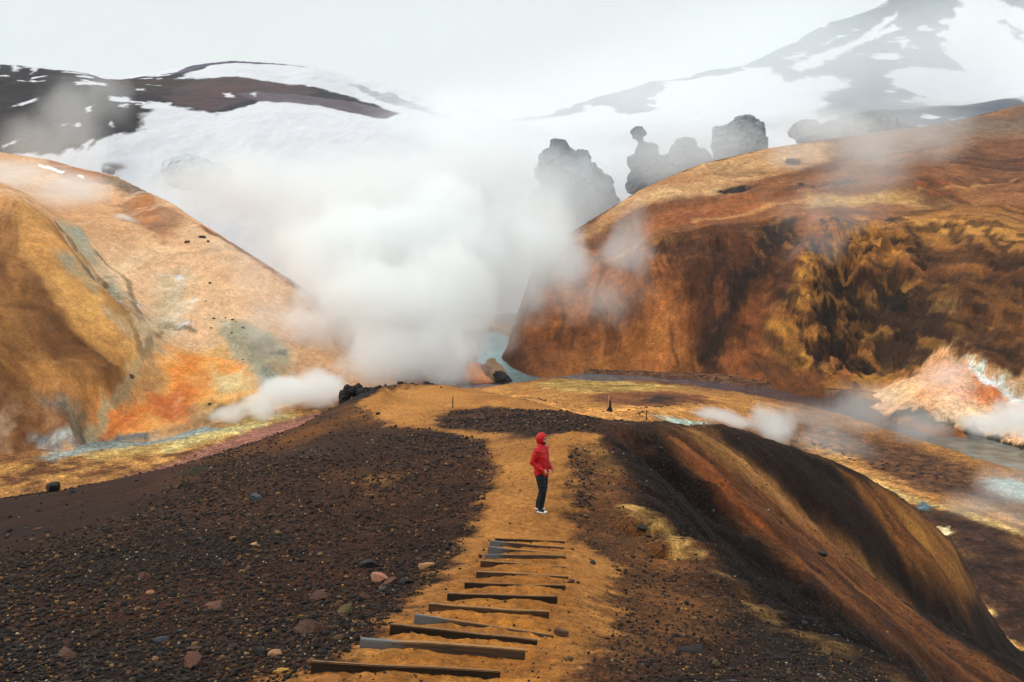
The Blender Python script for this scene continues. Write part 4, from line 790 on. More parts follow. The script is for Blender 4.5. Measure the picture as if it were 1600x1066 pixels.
# ---------------------------------------------------------------- timber steps
def wood_mat(name, a, b, edge, end_sheen=None):
    m, n, l, bs = new_mat(name); bs.inputs['Roughness'].default_value = .55; bs.inputs['Specular IOR Level'].default_value = .45
    tcn = n.new('ShaderNodeTexCoord'); mpp = n.new('ShaderNodeMapping'); mpp.inputs['Scale'].default_value = (2.0, 30, 30)
    oi = n.new('ShaderNodeObjectInfo'); l.new(tcn.outputs['Object'], mpp.inputs['Vector']); l.new(oi.outputs['Random'], mpp.inputs['Location'])
    nz = n.new('ShaderNodeTexNoise'); nz.inputs['Scale'].default_value = 1.6; nz.inputs['Detail'].default_value = 6; l.new(mpp.outputs['Vector'], nz.inputs['Vector'])
    cr_ = n.new('ShaderNodeValToRGB'); cr_.color_ramp.elements[0].position = .35; cr_.color_ramp.elements[1].position = .68
    cr_.color_ramp.elements[0].color = (*a, 1); cr_.color_ramp.elements[1].color = (*b, 1); l.new(nz.outputs['Fac'], cr_.inputs['Fac'])
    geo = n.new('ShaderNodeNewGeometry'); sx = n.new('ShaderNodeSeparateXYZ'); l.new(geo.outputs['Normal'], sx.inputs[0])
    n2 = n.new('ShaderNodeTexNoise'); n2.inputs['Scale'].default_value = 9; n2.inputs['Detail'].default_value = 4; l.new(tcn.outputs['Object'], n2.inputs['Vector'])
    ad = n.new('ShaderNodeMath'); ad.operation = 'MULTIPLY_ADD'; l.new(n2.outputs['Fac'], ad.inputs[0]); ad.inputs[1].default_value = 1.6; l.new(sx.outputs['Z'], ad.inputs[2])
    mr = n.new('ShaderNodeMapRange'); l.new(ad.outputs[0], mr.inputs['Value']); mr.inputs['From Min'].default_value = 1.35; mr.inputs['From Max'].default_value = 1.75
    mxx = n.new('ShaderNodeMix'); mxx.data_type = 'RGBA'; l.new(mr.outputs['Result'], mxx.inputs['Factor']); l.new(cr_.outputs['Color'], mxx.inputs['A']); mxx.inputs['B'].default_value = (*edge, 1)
    res = mxx.outputs['Result']
    if end_sheen is not None:  # bluish wet sheen on the left end, painted as colour
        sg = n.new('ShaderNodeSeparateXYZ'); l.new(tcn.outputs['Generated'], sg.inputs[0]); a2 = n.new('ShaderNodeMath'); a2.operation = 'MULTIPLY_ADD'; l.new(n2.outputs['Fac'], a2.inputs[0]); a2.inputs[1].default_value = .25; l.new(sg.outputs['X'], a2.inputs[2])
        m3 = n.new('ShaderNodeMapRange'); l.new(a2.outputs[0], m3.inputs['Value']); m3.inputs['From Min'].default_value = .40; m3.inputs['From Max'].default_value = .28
        m4 = n.new('ShaderNodeMix'); m4.data_type = 'RGBA'; l.new(m3.outputs['Result'], m4.inputs['Factor']); l.new(res, m4.inputs['A']); m4.inputs['B'].default_value = (*end_sheen, 1); res = m4.outputs['Result']
    l.new(res, bs.inputs['Base Color'])
    bp = n.new('ShaderNodeBump'); bp.inputs['Strength'].default_value = .5; bp.inputs['Distance'].default_value = .01; l.new(nz.outputs['Fac'], bp.inputs['Height']); l.new(bp.outputs['Normal'], bs.inputs['Normal'])
    return m
WD = {'dark': wood_mat('dark_wet_timber', lin(18,14,13), lin(44,33,26), lin(124,82,34)), 'grey': wood_mat('weathered_timber_end_sheen', lin(52,40,32), lin(92,72,54), lin(150,102,46), end_sheen=lin(96,97,98)), 'brown': wood_mat('brown_timber', lin(44,31,23), lin(84,60,40), lin(140,94,42))}
ORD = ['lowest and nearest', 'second', 'third', 'fourth', 'fifth', 'sixth', 'seventh', 'eighth', 'ninth', 'tenth', 'eleventh', 'twelfth', 'farthest']
LOOK = [('dark', 'nearly black timber step board with an uncovered left end'), ('grey', 'timber step board with a pale blue grey left end'), ('dark', 'dark brown step board dusted with ochre soil'), ('grey', 'grey timber step board slanting down to a rock at its right end'), ('brown', 'half buried brown step board'), ('dark', 'short dark step board standing proud of the soil'), ('dark', 'dark step board with a squared right end'), ('brown', 'thin brown step board sunk deep in the soil'), ('brown', 'narrow step board with a pale scuffed top edge'), ('grey', 'straight step board with a light grey top'), ('grey', 'step board with a grey sheen painted on the left end'), ('grey', 'step board with a wide pale left end'), ('dark', 'thin dark step board just below the standing person')]
for k, (lx, lt, lb, rx, rt, rb, d) in enumerate(STEPS):
    a = P(lx, lt, d); b = P(rx, rt, d*(1.0 if k != 3 else 1.0)); ctr = (a+b)/2; ln = (b-a).length; ang = math.atan2(b.z-a.z, b.x-a.x)
    bm = bmesh.new(); bmesh.ops.create_cube(bm, size=1)
    hgt = .17+.02*((k*7) % 3); th = .032+.008*((k*5) % 3)
    bmesh.ops.scale(bm, vec=(ln, th, hgt), verts=bm.verts)
    bmesh.ops.bevel(bm, geom=bm.edges[:], offset=.006, segments=2, affect='EDGES')
    for c_ in range(1, 22):
        bmesh.ops.bisect_plane(bm, geom=bm.verts[:]+bm.edges[:]+bm.faces[:], plane_co=(ln*(c_/22-.5), 0, 0), plane_no=(1, 0, 0))
    for v in bm.verts:
        q = Vector((v.co.x*2.2+k*9, 0, v.co.z*3)); v.co.z += .010*mnoise.noise(q)-hgt/2; v.co.y += .010*mnoise.noise(q+Vector((4, 0, 0)))
        v.co.y += .02*math.sin(v.co.x*1.7+k)
    me = bpy.data.meshes.new('step_board'); bm.to_mesh(me); bm.free()
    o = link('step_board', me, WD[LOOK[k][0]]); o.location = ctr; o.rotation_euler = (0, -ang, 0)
    tag(o, '%s, %s of thirteen' % (LOOK[k][1], ORD[k]) if k else LOOK[k][1]+', nearest the viewer', 'step board', 'timber boards of the footpath steps')

# ---------------------------------------------------------------- loose stones one can point at
R_ = lambda *a, **k: place_rock(ridge, *a, **k)
R_(590, 908, 34, 'pink', 'flat pinkish rock at the gravel edge beside the fifth step', k=1)
R_(608, 916, 30, 'red', 'reddish rock touching the flat pinkish rock from the right', k=4)
R_(574, 886, 34, 'dark', 'black rock just behind the flat pinkish rock', k=2)
R_(494, 940, 36, 'red', 'rust red angular rock with a flat face in the gravel', k=0)
R_(538, 957, 34, 'olive', 'olive brown rock beside the path left of the fourth step', k=3)
R_(487, 990, 58, 'brown', 'large grey brown boulder beside the path near the third step', k=5)
R_(635, 912, 24, 'dark', 'black rock at the path edge right of the reddish pair', k=7)
R_(666, 888, 26, 'tan', 'tan rock lying on the sandy verge above the sixth step', k=6)
R_(877, 993, 25, 'brown', 'dark jagged rock at the right end of the fourth step', k=4, sink=.25, sq=1.1)
R_(852, 998, 9, 'tan', 'small yellowish stone beside the dark jagged rock', k=9)
R_(893, 910, 14, 'brown', 'small brown stone at the right end of the eighth step', k=10)
R_(903, 911, 7, 'dark', 'small black stone right of the eighth step', k=11)
R_(925, 881, 14, 'dark', 'small dark stone alone on the path right of the steps', k=12)
R_(907, 1046, 13, 'tan', 'little pale topped stone on the path right of the nearest step', k=13)
R_(403, 782, 26, 'blue', 'blue grey rock alone in the brown gravel', k=0)
R_(85, 758, 34, 'dark', 'large dark rock on the far left skyline of the ridge', k=1, sink=.15)
R_(116, 771, 13, 'dark', 'dark stone below the large skyline rock', k=4)
R_(336, 949, 40, 'red', 'long flat reddish brown slab in the gravel', k=2, sq=.6)
R_(250, 1002, 26, 'blue', 'smooth blue grey stone in the dark gravel', k=3, sq=.8)
R_(306, 953, 12, 'ochre', 'bright yellow stone left of the reddish slab', k=9)
R_(223, 953, 10, 'ochre', 'orange yellow stone in the black gravel', k=10)
R_(101, 1026, 44, 'brown', 'wide flat brown slab at the lower left', k=5, sq=.5)
R_(300, 1042, 46, 'red', 'dark red boulder at the lower edge of the gravel', k=4)
R_(432, 1026, 28, 'tan', 'tan rock on the verge left of the second step', k=1)
R_(437, 1050, 24, 'ochre', 'flat ochre stone left of the nearest step', k=6, sq=.6)
R_(408, 1022, 26, 'dark', 'black rock beside the tan rock on the verge', k=2)
R_(235, 928, 14, 'pink', 'small pink stone in the dark gravel', k=8)
R_(226, 903, 18, 'red', 'small red stone in the dark gravel', k=11)
R_(395, 853, 16, 'tan', 'small tan stone in the middle of the gravel slope', k=12)
R_(716, 684, 18, 'dark', 'flat black stone at the gravel edge below the path fork', k=0, sq=.6)
R_(694, 666, 12, 'brown', 'brown stone on the sand at the path fork', k=7, sq=.7)
R_(590, 648, 9, 'dark', 'dark stone on the grassy left edge of the sand', k=8)
R_(1280, 1057, 11, 'pale', 'small white stone on the dark gravel at the lower right', k=9)
R_(1072, 953, 7, 'ochre', 'tiny yellow stone on the right shoulder', k=9)
R_(1082, 1018, 54, 'dark', 'long dark slab jutting from the right gravel shoulder', k=5, sq=.35, rz=.2, sink=.5)
R_(1118, 1042, 26, 'olive', 'upright brown rock right of the dark slab', k=3, sq=1.3)
R_(1003, 826, 20, 'dark', 'black rock in a small hollow on the right shoulder', k=2, sink=.5)
R_(1115, 800, 10, 'dark', 'dark stone in the shaded gully', k=4)
R_(1200, 797, 5, 'pale', 'tiny white stone in the dark gully', k=9)
R_(1285, 868, 18, 'dark', 'black rock low in the dark gully', k=6)
R_(1032, 702, 10, 'blue', 'grey stones at the head of the dark gully', k=7)
pmask = ridge.mask(PATH, soft=.3)
def near_path(x, y):
    i = int(np.clip((math.log(y)-ridge.ld[0])/(ridge.ld[1]-ridge.ld[0]), 0, len(ridge.ld)-1)); j = int(np.clip((x/y-ridge.t[0])/(ridge.t[1]-ridge.t[0]), 0, len(ridge.t)-1))
    return pmask[i, j], ridge.Z[i, j]
def scatter_rock(n, t0, t1, d0, d1, lab, grp, mats, smin, smax):
    c = 0
    while c < n:
        t = random.uniform(t0, t1); d = math.exp(random.uniform(math.log(d0), math.log(d1))); x = t*d
        pm, z = near_path(x, d)
        if pm > .05: continue
        s_ = math.exp(random.uniform(math.log(smin), math.log(smax)))*(.55+d/26)
        k = random.randrange(14); mk = random.choice(mats)
        if (k, mk) not in RCACHE: me = ROCKS[k].copy(); me.materials.append(RM[mk]); RCACHE[(k, mk)] = me
        o = bpy.data.objects.new('rock', RCACHE[(k, mk)]); C.objects.link(o); o.scale = (s_, s_*random.uniform(.7, 1), s_*random.uniform(.6, 1.1)); o.rotation_euler = (random.uniform(-.3, .3), random.uniform(-.3, .3), random.uniform(0, 6.28)); o.location = (x, d, z+s_*.12)
        tag(o, lab, 'rock', grp); c += 1
scatter_rock(150, -.66, -.02, 5.6, 33, 'dark or brown angular rock half sunk in the gravel left of the path', 'rocks in the gravel left of the path', ['dark', 'dark', 'dark', 'brown', 'brown', 'red', 'blue'], .022, .10)
scatter_rock(36, .12, .40, 6, 16, 'dark rock in the gravel shoulder right of the path', 'rocks on the gravel shoulder right of the path', ['dark', 'dark', 'brown', 'blue'], .02, .06)

# ---------------------------------------------------------------- gravel: countless small chips, one object
def gravel():
    nr = np.random.default_rng(5); ico_ = bmesh.new(); bmesh.ops.create_icosphere(ico_, subdivisions=1, radius=1)
    bv = np.array([v.co[:] for v in ico_.verts]); bf = np.array([[v.index for v in f.verts] for f in ico_.faces]); ico_.free()
    n = 84000; t = nr.uniform(-.68, .62, n); ld = nr.uniform(math.log(4.6), math.log(44), n); d = np.exp(ld); x = t*d
    i = np.clip((ld-ridge.ld[0])/(ridge.ld[1]-ridge.ld[0]), 0, len(ridge.ld)-1).astype(int); j = np.clip((t-ridge.t[0])/(ridge.t[1]-ridge.t[0]), 0, len(ridge.t)-1).astype(int)
    flank = ridge.mask([(985,680),(1120,668),(1320,722),(1500,850),(1600,1000),(1640,1100),(1450,1090),(1250,1000),(1120,885),(1010,800)], soft=2)
    smooth_l = ridge.mask([(-140,760),(0,760),(240,725),(330,712),(290,745),(230,795),(0,872),(-140,890)], soft=3)
    band = ridge.mask([(380,698),(530,634),(620,645),(660,676),(560,704),(420,716)], soft=3)
    cl = (1-.75*band[i, j])*(.55+.45*np.clip(.5+fbm(x*.5, d*.5, 3, 2)*1.6, 0, 1))
    keep = nr.uniform(0, 1, n) < (1-.93*pmask[i, j])*(1-.85*flank[i, j])*(1-.97*smooth_l[i, j])*cl*np.where(t > .1, .45, 1)
    onp = pmask[i, j][keep]
    x, d, z = x[keep], d[keep], ridge.Z[i, j][keep]; n = len(x)
    s_ = np.exp(nr.normal(math.log(.0082), .45, n))*(.75+d/8); s_ = np.minimum(s_, .07)*np.where(t[keep] > .1, .75, 1); s_ = np.where(onp > .5, s_*.55, s_); ci = nr.choice(8, n, p=[.32, .28, .19, .11, .055, .018, .012, .015]); s_ = np.where(ci > 4, np.minimum(s_, .012+.0011*d)*.75, s_)
    V = bv[None]*(1+nr.normal(0, .22, (n, 12, 1)))*s_[:, None, None]*np.stack([nr.uniform(.8, 1.3, n), nr.uniform(.7, 1, n), nr.uniform(.4, .8, n)], 1)[:, None]
    a = nr.uniform(0, 6.28, n); ca, sa = np.cos(a)[:, None], np.sin(a)[:, None]
    W = np.stack([V[..., 0]*ca-V[..., 1]*sa, V[..., 0]*sa+V[..., 1]*ca, V[..., 2]], -1)+np.stack([x, d, z+s_*.2], -1)[:, None]
    pal = np.array([lin(26,20,18), lin(46,33,26), lin(66,44,30), lin(92,62,38), lin(150,108,64), lin(196,146,58), lin(210,190,156), lin(88,52,38)])
    col = pal[ci]*nr.uniform(.38, .78, (n, 1))
    me = bpy.data.meshes.new('gravel'); me.vertices.add(n*12); me.vertices.foreach_set('co', W.reshape(-1).astype(np.float32))
    fc = (bf[None]+np.arange(n)[:, None, None]*12).reshape(-1, 3).astype(np.int32)
    me.loops.add(fc.size); me.loops.foreach_set('vertex_index', fc.ravel()); me.polygons.add(len(fc)); me.polygons.foreach_set('loop_start', np.arange(0, fc.size, 3, dtype=np.int32)); me.polygons.foreach_set('loop_total', np.full(len(fc), 3, np.int32))
    at = me.color_attributes.new('Col', 'FLOAT_COLOR', 'POINT'); at.data.foreach_set('color', np.concatenate([np.repeat(col, 12, 0), np.ones((n*12, 1))], 1).reshape(-1).astype(np.float32))
    me.update()
    m, nn, ll, bs = new_mat('gravel_chips'); bs.inputs['Roughness'].default_value = .85; bs.inputs['Specular IOR Level'].default_value = .3
    q = nn.new('ShaderNodeAttribute'); q.attribute_name = 'Col'; ll.new(q.outputs['Color'], bs.inputs['Base Color'])
    o = link('gravel', me, m); tag(o, 'loose dark volcanic gravel with ochre and pale chips', kind='stuff')
gravel()

# ---------------------------------------------------------------- boulders on the slopes and in the valley
for px, py, wd in ((292,379,11),(316,372,12),(325,378,8),(328,443,8),(334,498,6),(352,497,4),(363,500,6),(380,513,9),(362,520,5),(330,513,5),(379,562,4),(322,471,3),(368,503,4)):
    place_rock(lh, px, py, wd, 'dark' if wd != 11 else 'red', 'small dark boulder embedded in the pink clay slope left of the steam', name='boulder', cat='boulder', group='dark boulders on the pink clay slope', sq=.8)
place_rock(lh, 327, 633, 9, 'dark', 'dark boulder at the foot of the orange fan beside the low steam', name='boulder', cat='boulder')
place_rock(lh, 206, 590, 12, 'red', 'purplish boulder where the two gullies of the left hill meet', name='boulder', cat='boulder')
place_rock(ground, 305, 713, 6, 'dark', 'dark boulder in the pink stream bed', name='boulder', cat='boulder')
place_rock(ground, 1179, 694, 5, 'dark', 'dark boulder on the sand between the steam puffs', name='boulder', cat='boulder')
def along(line, n, sh, lab, grp, jit, wd, cat='stone', mats=('brown', 'dark', 'red')):
    pts = [sh.hit(*q) for q in line]; seg = [np.linalg.norm(pts[i+1]-pts[i]) for i in range(len(pts)-1)]; tot = sum(seg)
    for k in range(n):
        s_ = (k+.5)/n*tot+random.uniform(-jit, jit)*.6; i = 0
        while i < len(seg)-1 and s_ > seg[i]: s_ -= seg[i]; i += 1
        q = pts[i]+(pts[i+1]-pts[i])*max(0, s_/seg[i]); x = q[0]+random.uniform(-jit, jit)*.25; y = q[1]+random.uniform(-jit, jit)*.25
        z = float(sh.height(x, y)); r = wd*random.uniform(.6, 1.3); kk = random.randrange(14); mk = random.choice(mats)
        if (kk, mk) not in RCACHE: me = ROCKS[kk].copy(); me.materials.append(RM[mk]); RCACHE[(kk, mk)] = me
        o = bpy.data.objects.new('stone', RCACHE[(kk, mk)]); C.objects.link(o); o.location = (x, y, z+r*.2); o.scale = (r, r, r*.9); o.rotation_euler = (0, 0, random.uniform(0, 6))
        tag(o, lab, cat, grp)
along([(836,621),(870,629),(900,637),(930,642),(945,644)], 22, ground, 'small stone in the row edging the trail left of the cairn', 'stones edging the trail left of the cairn', .8, .22)
along([(966,644),(990,640),(1020,636),(1050,633),(1090,632)], 18, ground, 'small stone in the row edging the trail right of the cairn', 'stones edging the trail right of the cairn', .8, .22)
along([(1012,655),(1002,650),(996,647),(1000,644),(1010,643)], 12, ground, 'small stone in the curved row round the trail bend', 'stones round the trail bend', .5, .20)
along([(1120,676),(1150,685),(1178,694)], 9, ground, 'small stone in the line crossing the pale sand', 'stones crossing the pale sand', .6, .14)
along([(1240,690),(1300,700),(1400,730),(1500,760)], 70, ground, 'brown boulder strewn over the gravel flat beside the river', 'boulders strewn over the gravel flat', 9, .26, cat='boulder')
along([(870,580),(960,580),(1060,584),(1180,596),(1300,614)], 60, ground, 'dark boulder on the stony bank at the foot of the bluff', 'boulders on the stony river bank', 4, .38, cat='boulder', mats=('brown', 'dark'))

# ---------------------------------------------------------------- lumpy rock masses
def lumps(name, blobs, mat, vox, disp=.25, ds=1.0, label=None, cat=None, kind=None, group=None):
    bm = bmesh.new(); org = P(*blobs[0][:3]); rr_ = random.Random(len(label)); cut = mat in (cliff, haze_cliff, lava)
    for px, py, d, rx, ry, rd in blobs:
        c = P(px, py, d)-org; v = bmesh.ops.create_icosphere(bm, subdivisions=3, radius=1.0)['verts']
        if cut:
            for k in range(16):
                nn = Vector((rr_.gauss(0, 1), rr_.gauss(0, 1), rr_.gauss(0, .7))).normalized(); hh = rr_.uniform(.62, .95)
                for q in v:
                    e = q.co.dot(nn)-hh
                    if e > 0: q.co -= nn*e*.97
        for q in v: q.co = Vector((q.co.x*rx*1.06/F*d+c.x, q.co.y*rd+c.y, q.co.z*ry*1.06/F*d+c.z))
    me = bpy.data.meshes.new(name); bm.to_mesh(me); bm.free()
    t = bpy.data.objects.new('tmp', me); C.objects.link(t); r = t.modifiers.new('r', 'REMESH'); r.mode = 'VOXEL'; r.voxel_size = vox
    dg = bpy.context.evaluated_depsgraph_get(); m2_ = bpy.data.meshes.new_from_object(t.evaluated_get(dg)); bpy.data.objects.remove(t)
    nv = len(m2_.vertices); co = np.empty(nv*3, np.float32); m2_.vertices.foreach_get('co', co); co = co.reshape(-1, 3); no = np.empty(nv*3, np.float32); m2_.vertices.foreach_get('normal', no); no = no.reshape(-1, 3)
    q = co/ds; dn = fbm(q[:, 0]+q[:, 1]*.6, q[:, 2]*.8+q[:, 1]*.5, 5, 3, .6)+.5*ridged(q[:, 0]*.8-q[:, 1]*.3, q[:, 2]*.4, 3, 5)
    dn = dn+1.6*fbm(q[:, 0]*.35+q[:, 1]*.2+3, q[:, 2]*.5, 3, 7)+.8*np.sign(fbm(q[:, 0]*.8, q[:, 2]*.9+q[:, 1]*.3, 2, 2))*.25
    co = co+no*(dn*disp)[:, None]; m2_.vertices.foreach_set('co', co.ravel().astype(np.float32)); m2_.update(); m2_.name = name
    for f in m2_.polygons: f.use_smooth = False
    o = bpy.data.objects.new(name, m2_); C.objects.link(o); m2_.materials.clear(); m2_.materials.append(mat); o.location = org
    return tag(o, label, cat, group, kind)
haze_cliff = rock_mat('haze_pale_cliff', lin(150,152,156), lin(188,190,192), scale=.09, bump=.8)  # rock colour paled to imitate fading behind mist
lava = rock_mat('black_lava', lin(20,17,18), lin(46,38,38), scale=1.5)
cliff = rock_mat('grey_cliff', lin(72,78,88), lin(112,117,126), scale=.09, bump=1.0)  # rock colour lightened and blued to suggest mist in front
def dpt(px, py, s=ridge): return float(s.hit(px, py)[1])
dk = 52
lumps('lava_crag', [(536,619,dk,8,9,.4),(545,612,dk,9,9,.5),(538,625,dk,7,6,.4)], lava, .07, .13, .3, 'knobbly black lava crag at the left end of the crest', 'crag')
lumps('lava_crag', [(556,610,dk+.5,11,10,.5),(566,613,dk,12,7,.5)], lava, .07, .12, .3, 'rounded black lava crag second from the left end of the crest', 'crag')
lumps('lava_crag', [(580,612,dk+1,18,7,.6),(596,611,dk+1,12,5,.5)], lava, .07, .10, .3, 'long low black lava crag at the edge of the crest sand', 'crag')
lumps('lava_crag', [(666,600,56.5,7,4,.4),(674,602,56.5,6,3,.4)], lava, .06, .07, .3, 'low black rocks on the skyline right of the crest top', 'crag')
lumps('lava_crag', [(625,599,56.5,6,2.5,.4),(633,600,56.5,4,2,.3)], lava, .06, .05, .3, 'small dark rocks on the very top of the crest', 'crag')
for px, py, wd in ((571,600,9),(594,600,8),(602,599,6),(645,599,5),(689,605,5),(617,604,7),(515,636,6),(505,642,5),(494,648,7),(480,657,5)): place_rock(ridge, px, py+1, wd, 'dark', 'black boulder on the skyline of the crest', name='boulder', cat='boulder', group='black boulders along the crest skyline', sink=.2)
clay_o = rock_mat('orange_clay', lin(206,112,62), lin(222,160,120), scale=.12, bump=.2, spec=.1); clay_t = rock_mat('tan_clay', lin(150,112,80), lin(190,156,124), scale=.2, bump=.3, spec=.1)
lumps('mound', [(722,585,197,40,20,6),(745,592,196,34,12,6)], clay_o, .7, .5, 4, 'orange and pink clay mound beside the turquoise river bend', 'mound')
lumps('mound', [(768,583,196,20,16,4),(768,572,198,9,12,3),(760,590,195,20,8,4)], clay_t, .6, .6, 3, 'tan clay knob standing at the river bend', 'mound')
lumps('rock_ledge', [(778,585,193,14,5,2.0),(788,591,192,12,4.5,2.0),(796,596,191,6,3,1.5)], lava, .35, .35, 1.2, 'black rock ledge slanting down to the stream mouth', 'ledge')
lumps('rock_outcrop', [(872,262,470,34,34,24),(890,290,470,48,50,28),(918,322,468,42,56,26),(862,335,466,40,60,26),(945,352,466,26,36,20),(900,385,466,74,44,26)], cliff, 1.8, 5, 8, 'big dark domed outcrop beside the left edge of the rust hill', 'outcrop')
lumps('rock_outcrop', [(996,207,430,11,9,3.5),(1001,222,430,7,14,3),(1008,250,430,26,24,7),(1000,272,430,20,24,7),(1015,285,430,36,24,8)], cliff, .5, 1.5, 3, 'rock pinnacle with a round knob balanced on top', 'outcrop')
lumps('rock_outcrop', [(1072,248,470,30,32,10),(1055,268,470,34,28,10),(1092,262,470,24,24,9)], cliff, .8, 2.4, 4.5, 'broad pale outcrop between the knobbed pinnacle and the square block', 'outcrop')
lumps('rock_outcrop', [(1160,212,480,34,30,11),(1138,232,480,30,34,11),(1176,228,480,20,36,10)], cliff, .8, 2.4, 4.5, 'square topped dark rock block on the snow', 'outcrop')
lumps('rock_outcrop', [(1258,203,500,28,15,10),(1272,220,500,30,22,10),(1310,212,510,50,26,10),(1370,208,520,60,30,10)], cliff, 1.0, 2.2, 5, 'long flat outcrop on the skyline of the rust hill', 'outcrop')
lumps('rock_outcrop', [(300,275,425,62,32,14),(330,282,425,40,26,12)], haze_cliff, 1.4, 1.6, 9, 'wide rounded outcrop fading in mist above the pink slope', 'outcrop')
lumps('rock_outcrop', [(628,293,420,20,15,6),(640,302,420,16,12,5)], haze_cliff, .9, 1.2, 5, 'small rounded outcrop half lost in the steam cloud', 'outcrop')
lumps('rock_outcrop', [(762,304,440,36,17,8),(790,308,440,24,14,8)], haze_cliff, 1.1, 1.4, 6, 'low misty outcrop left of the big domed one', 'outcrop')
lumps('rock_outcrop', [(168,266,392,10,6,4)], haze_cliff, .5, .6, 3, 'tiny outcrop poking from the snow above the orange knoll', 'outcrop')

# ---------------------------------------------------------------- trail marker, cairn
def cyl(name, r0, r1, h, mat, parent, loc=(0, 0, 0), seg=10):
    bm = bmesh.new(); bmesh.ops.create_cone(bm, cap_ends=True, segments=seg, radius1=r0, radius2=r1, depth=h)
    bmesh.ops.translate(bm, vec=(loc[0], loc[1], loc[2]+h/2), verts=bm.verts); bmesh.ops.bevel(bm, geom=[e for e in bm.edges if e.calc_face_angle(0) > 1], offset=min(r1, .01)*.4, segments=1, affect='EDGES')
    me = bpy.data.meshes.new(name); bm.to_mesh(me); bm.free(); return link(name, me, mat, parent)
h = ridge.hit(707, 637)
o = cyl('marker_post', .035, .03, .62, WD['brown'], None); o.location = (h[0], h[1], h[2]-.05); o.rotation_euler = (.03, .04, 0); tag(o, 'thin wooden trail post standing on the sandy crest', 'post')
h = ground.hit(1010, 657)
o = cyl('marker_post', .07, .06, 1.3, WD['brown'], None); o.location = (h[0], h[1], h[2]-.05); tag(o, 'short dark post by the trail bend near the pale pool', 'post')
h = ground.hit(953, 643); u = h[1]/F
root = empty('cairn', (h[0], h[1], h[2]-.1)); tag(root, 'black flared cairn with a pale stake beside the valley trail', 'cairn')
bm = bmesh.new()
def add_stone(bm, c, r, seed):
    v = bmesh.ops.create_icosphere(bm, subdivisions=2, radius=1)['verts']; rr = random.Random(seed)
    sx_, sy_, sz_ = r*rr.uniform(.8, 1.2), r*rr.uniform(.8, 1.2), r*rr.uniform(.6, .9)
    for q in v:
        k = 1+.2*mnoise.noise(q.co*1.5+Vector((seed*2.3, 0, 0))); q.co = Vector((q.co.x*sx_*k+c[0], q.co.y*sy_*k+c[1], q.co.z*sz_*k+c[2]))
prof = [(0, 5.4), (3, 4.8), (6, 3.4), (9, 2.5), (12, 2.2), (15, 2.0), (17.5, 1.3)]; sd_ = 0
for zz, rr_ in prof:
    nn_ = max(1, int(rr_*2.2))
    for k in range(nn_):
        a = k/nn_*6.28+zz; e = max(0, rr_-1.6); add_stone(bm, (math.cos(a)*e*u-(.3 if zz < 4 else 0)*u*2, math.sin(a)*e*u, zz*u), 1.9*u, sd_); sd_ += 1
    add_stone(bm, (0, 0, zz*u), max(1.3, rr_*.75)*u, sd_); sd_ += 1
me = bpy.data.meshes.new('stone_pile'); bm.to_mesh(me); bm.free(); link('stone_pile', me, rock_mat('cairn_stone', lin(14,16,20), lin(30,34,40), scale=4), root)
sm = rock_mat('pale_stake', lin(176,128,96), lin(206,160,124), scale=8)
cyl('stake', .9*u, .8*u, 26*u, sm, root, loc=(-1.6*u, 0, .5*u))
# ---------------------------------------------------------------- the walker in the red jacket
def tube(bm, pts, seg=20):
    """closed tapering tube; pts = (x, y, z, rx, ry)"""
    rings = []
    P_ = [Vector(p[:3]) for p in pts]
    for i, p in enumerate(pts):
        a = P_[max(0, i-1)]; b = P_[min(len(P_)-1, i+1)]; t = (b-a).normalized()
        ref = Vector((1, 0, 0)) if abs(t.x) < .9 else Vector((0, 1, 0)); v = t.cross(ref).normalized(); u = v.cross(t).normalized()
        rings.append([bm.verts.new(P_[i]+u*math.cos(k/seg*math.tau)*p[3]+v*math.sin(k/seg*math.tau)*p[4]) for k in range(seg)])
    for a, b in zip(rings[:-1], rings[1:]):
        for k in range(seg): bm.faces.new((a[k], a[(k+1) % seg], b[(k+1) % seg], b[k]))
    for r_, e in ((rings[0], -1), (rings[-1], 1)):
        i = 0 if e < 0 else -1; t = (P_[1]-P_[0] if e < 0 else P_[-1]-P_[-2]).normalized()*e
        c = bm.verts.new(P_[i]+t*min(pts[i][3], pts[i][4])*.5)
        for k in range(seg):
            f = (r_[k], r_[(k+1) % seg], c); bm.faces.new(f if e > 0 else f[::-1])
    bmesh.ops.recalc_face_normals(bm, faces=bm.faces)
def ell(bm, c, r, rot=None):
    v = bmesh.ops.create_icosphere(bm, subdivisions=3, radius=1)['verts']
    for q in v:
        p = Vector((q.co.x*r[0], q.co.y*r[1], q.co.z*r[2]));  p = rot @ p if rot else p; q.co = p+Vector(c)
def fuse(name, bm, vox, mat, parent, sm=4, fold=None):
    me = bpy.data.meshes.new(name); bm.to_mesh(me); bm.free(); t = bpy.data.objects.new('tmp', me); C.objects.link(t)
    r = t.modifiers.new('r', 'REMESH'); r.mode = 'VOXEL'; r.voxel_size = vox
    s_ = t.modifiers.new('s', 'SMOOTH'); s_.iterations = sm; s_.factor = .5
    m2_ = bpy.data.meshes.new_from_object(t.evaluated_get(bpy.context.evaluated_depsgraph_get())); bpy.data.objects.remove(t); m2_.name = name
    if fold:
        m2_.update()
        for v in m2_.vertices:
            q = v.co; f = mnoise.noise(Vector((q.x*9, q.y*9, q.z*22)))+.5*mnoise.noise(Vector((q.x*22, q.y*22, q.z*34))); v.co = q+v.normal*f*fold
    m2_.materials.clear()
    return link(name, m2_, mat, parent, smooth=True)
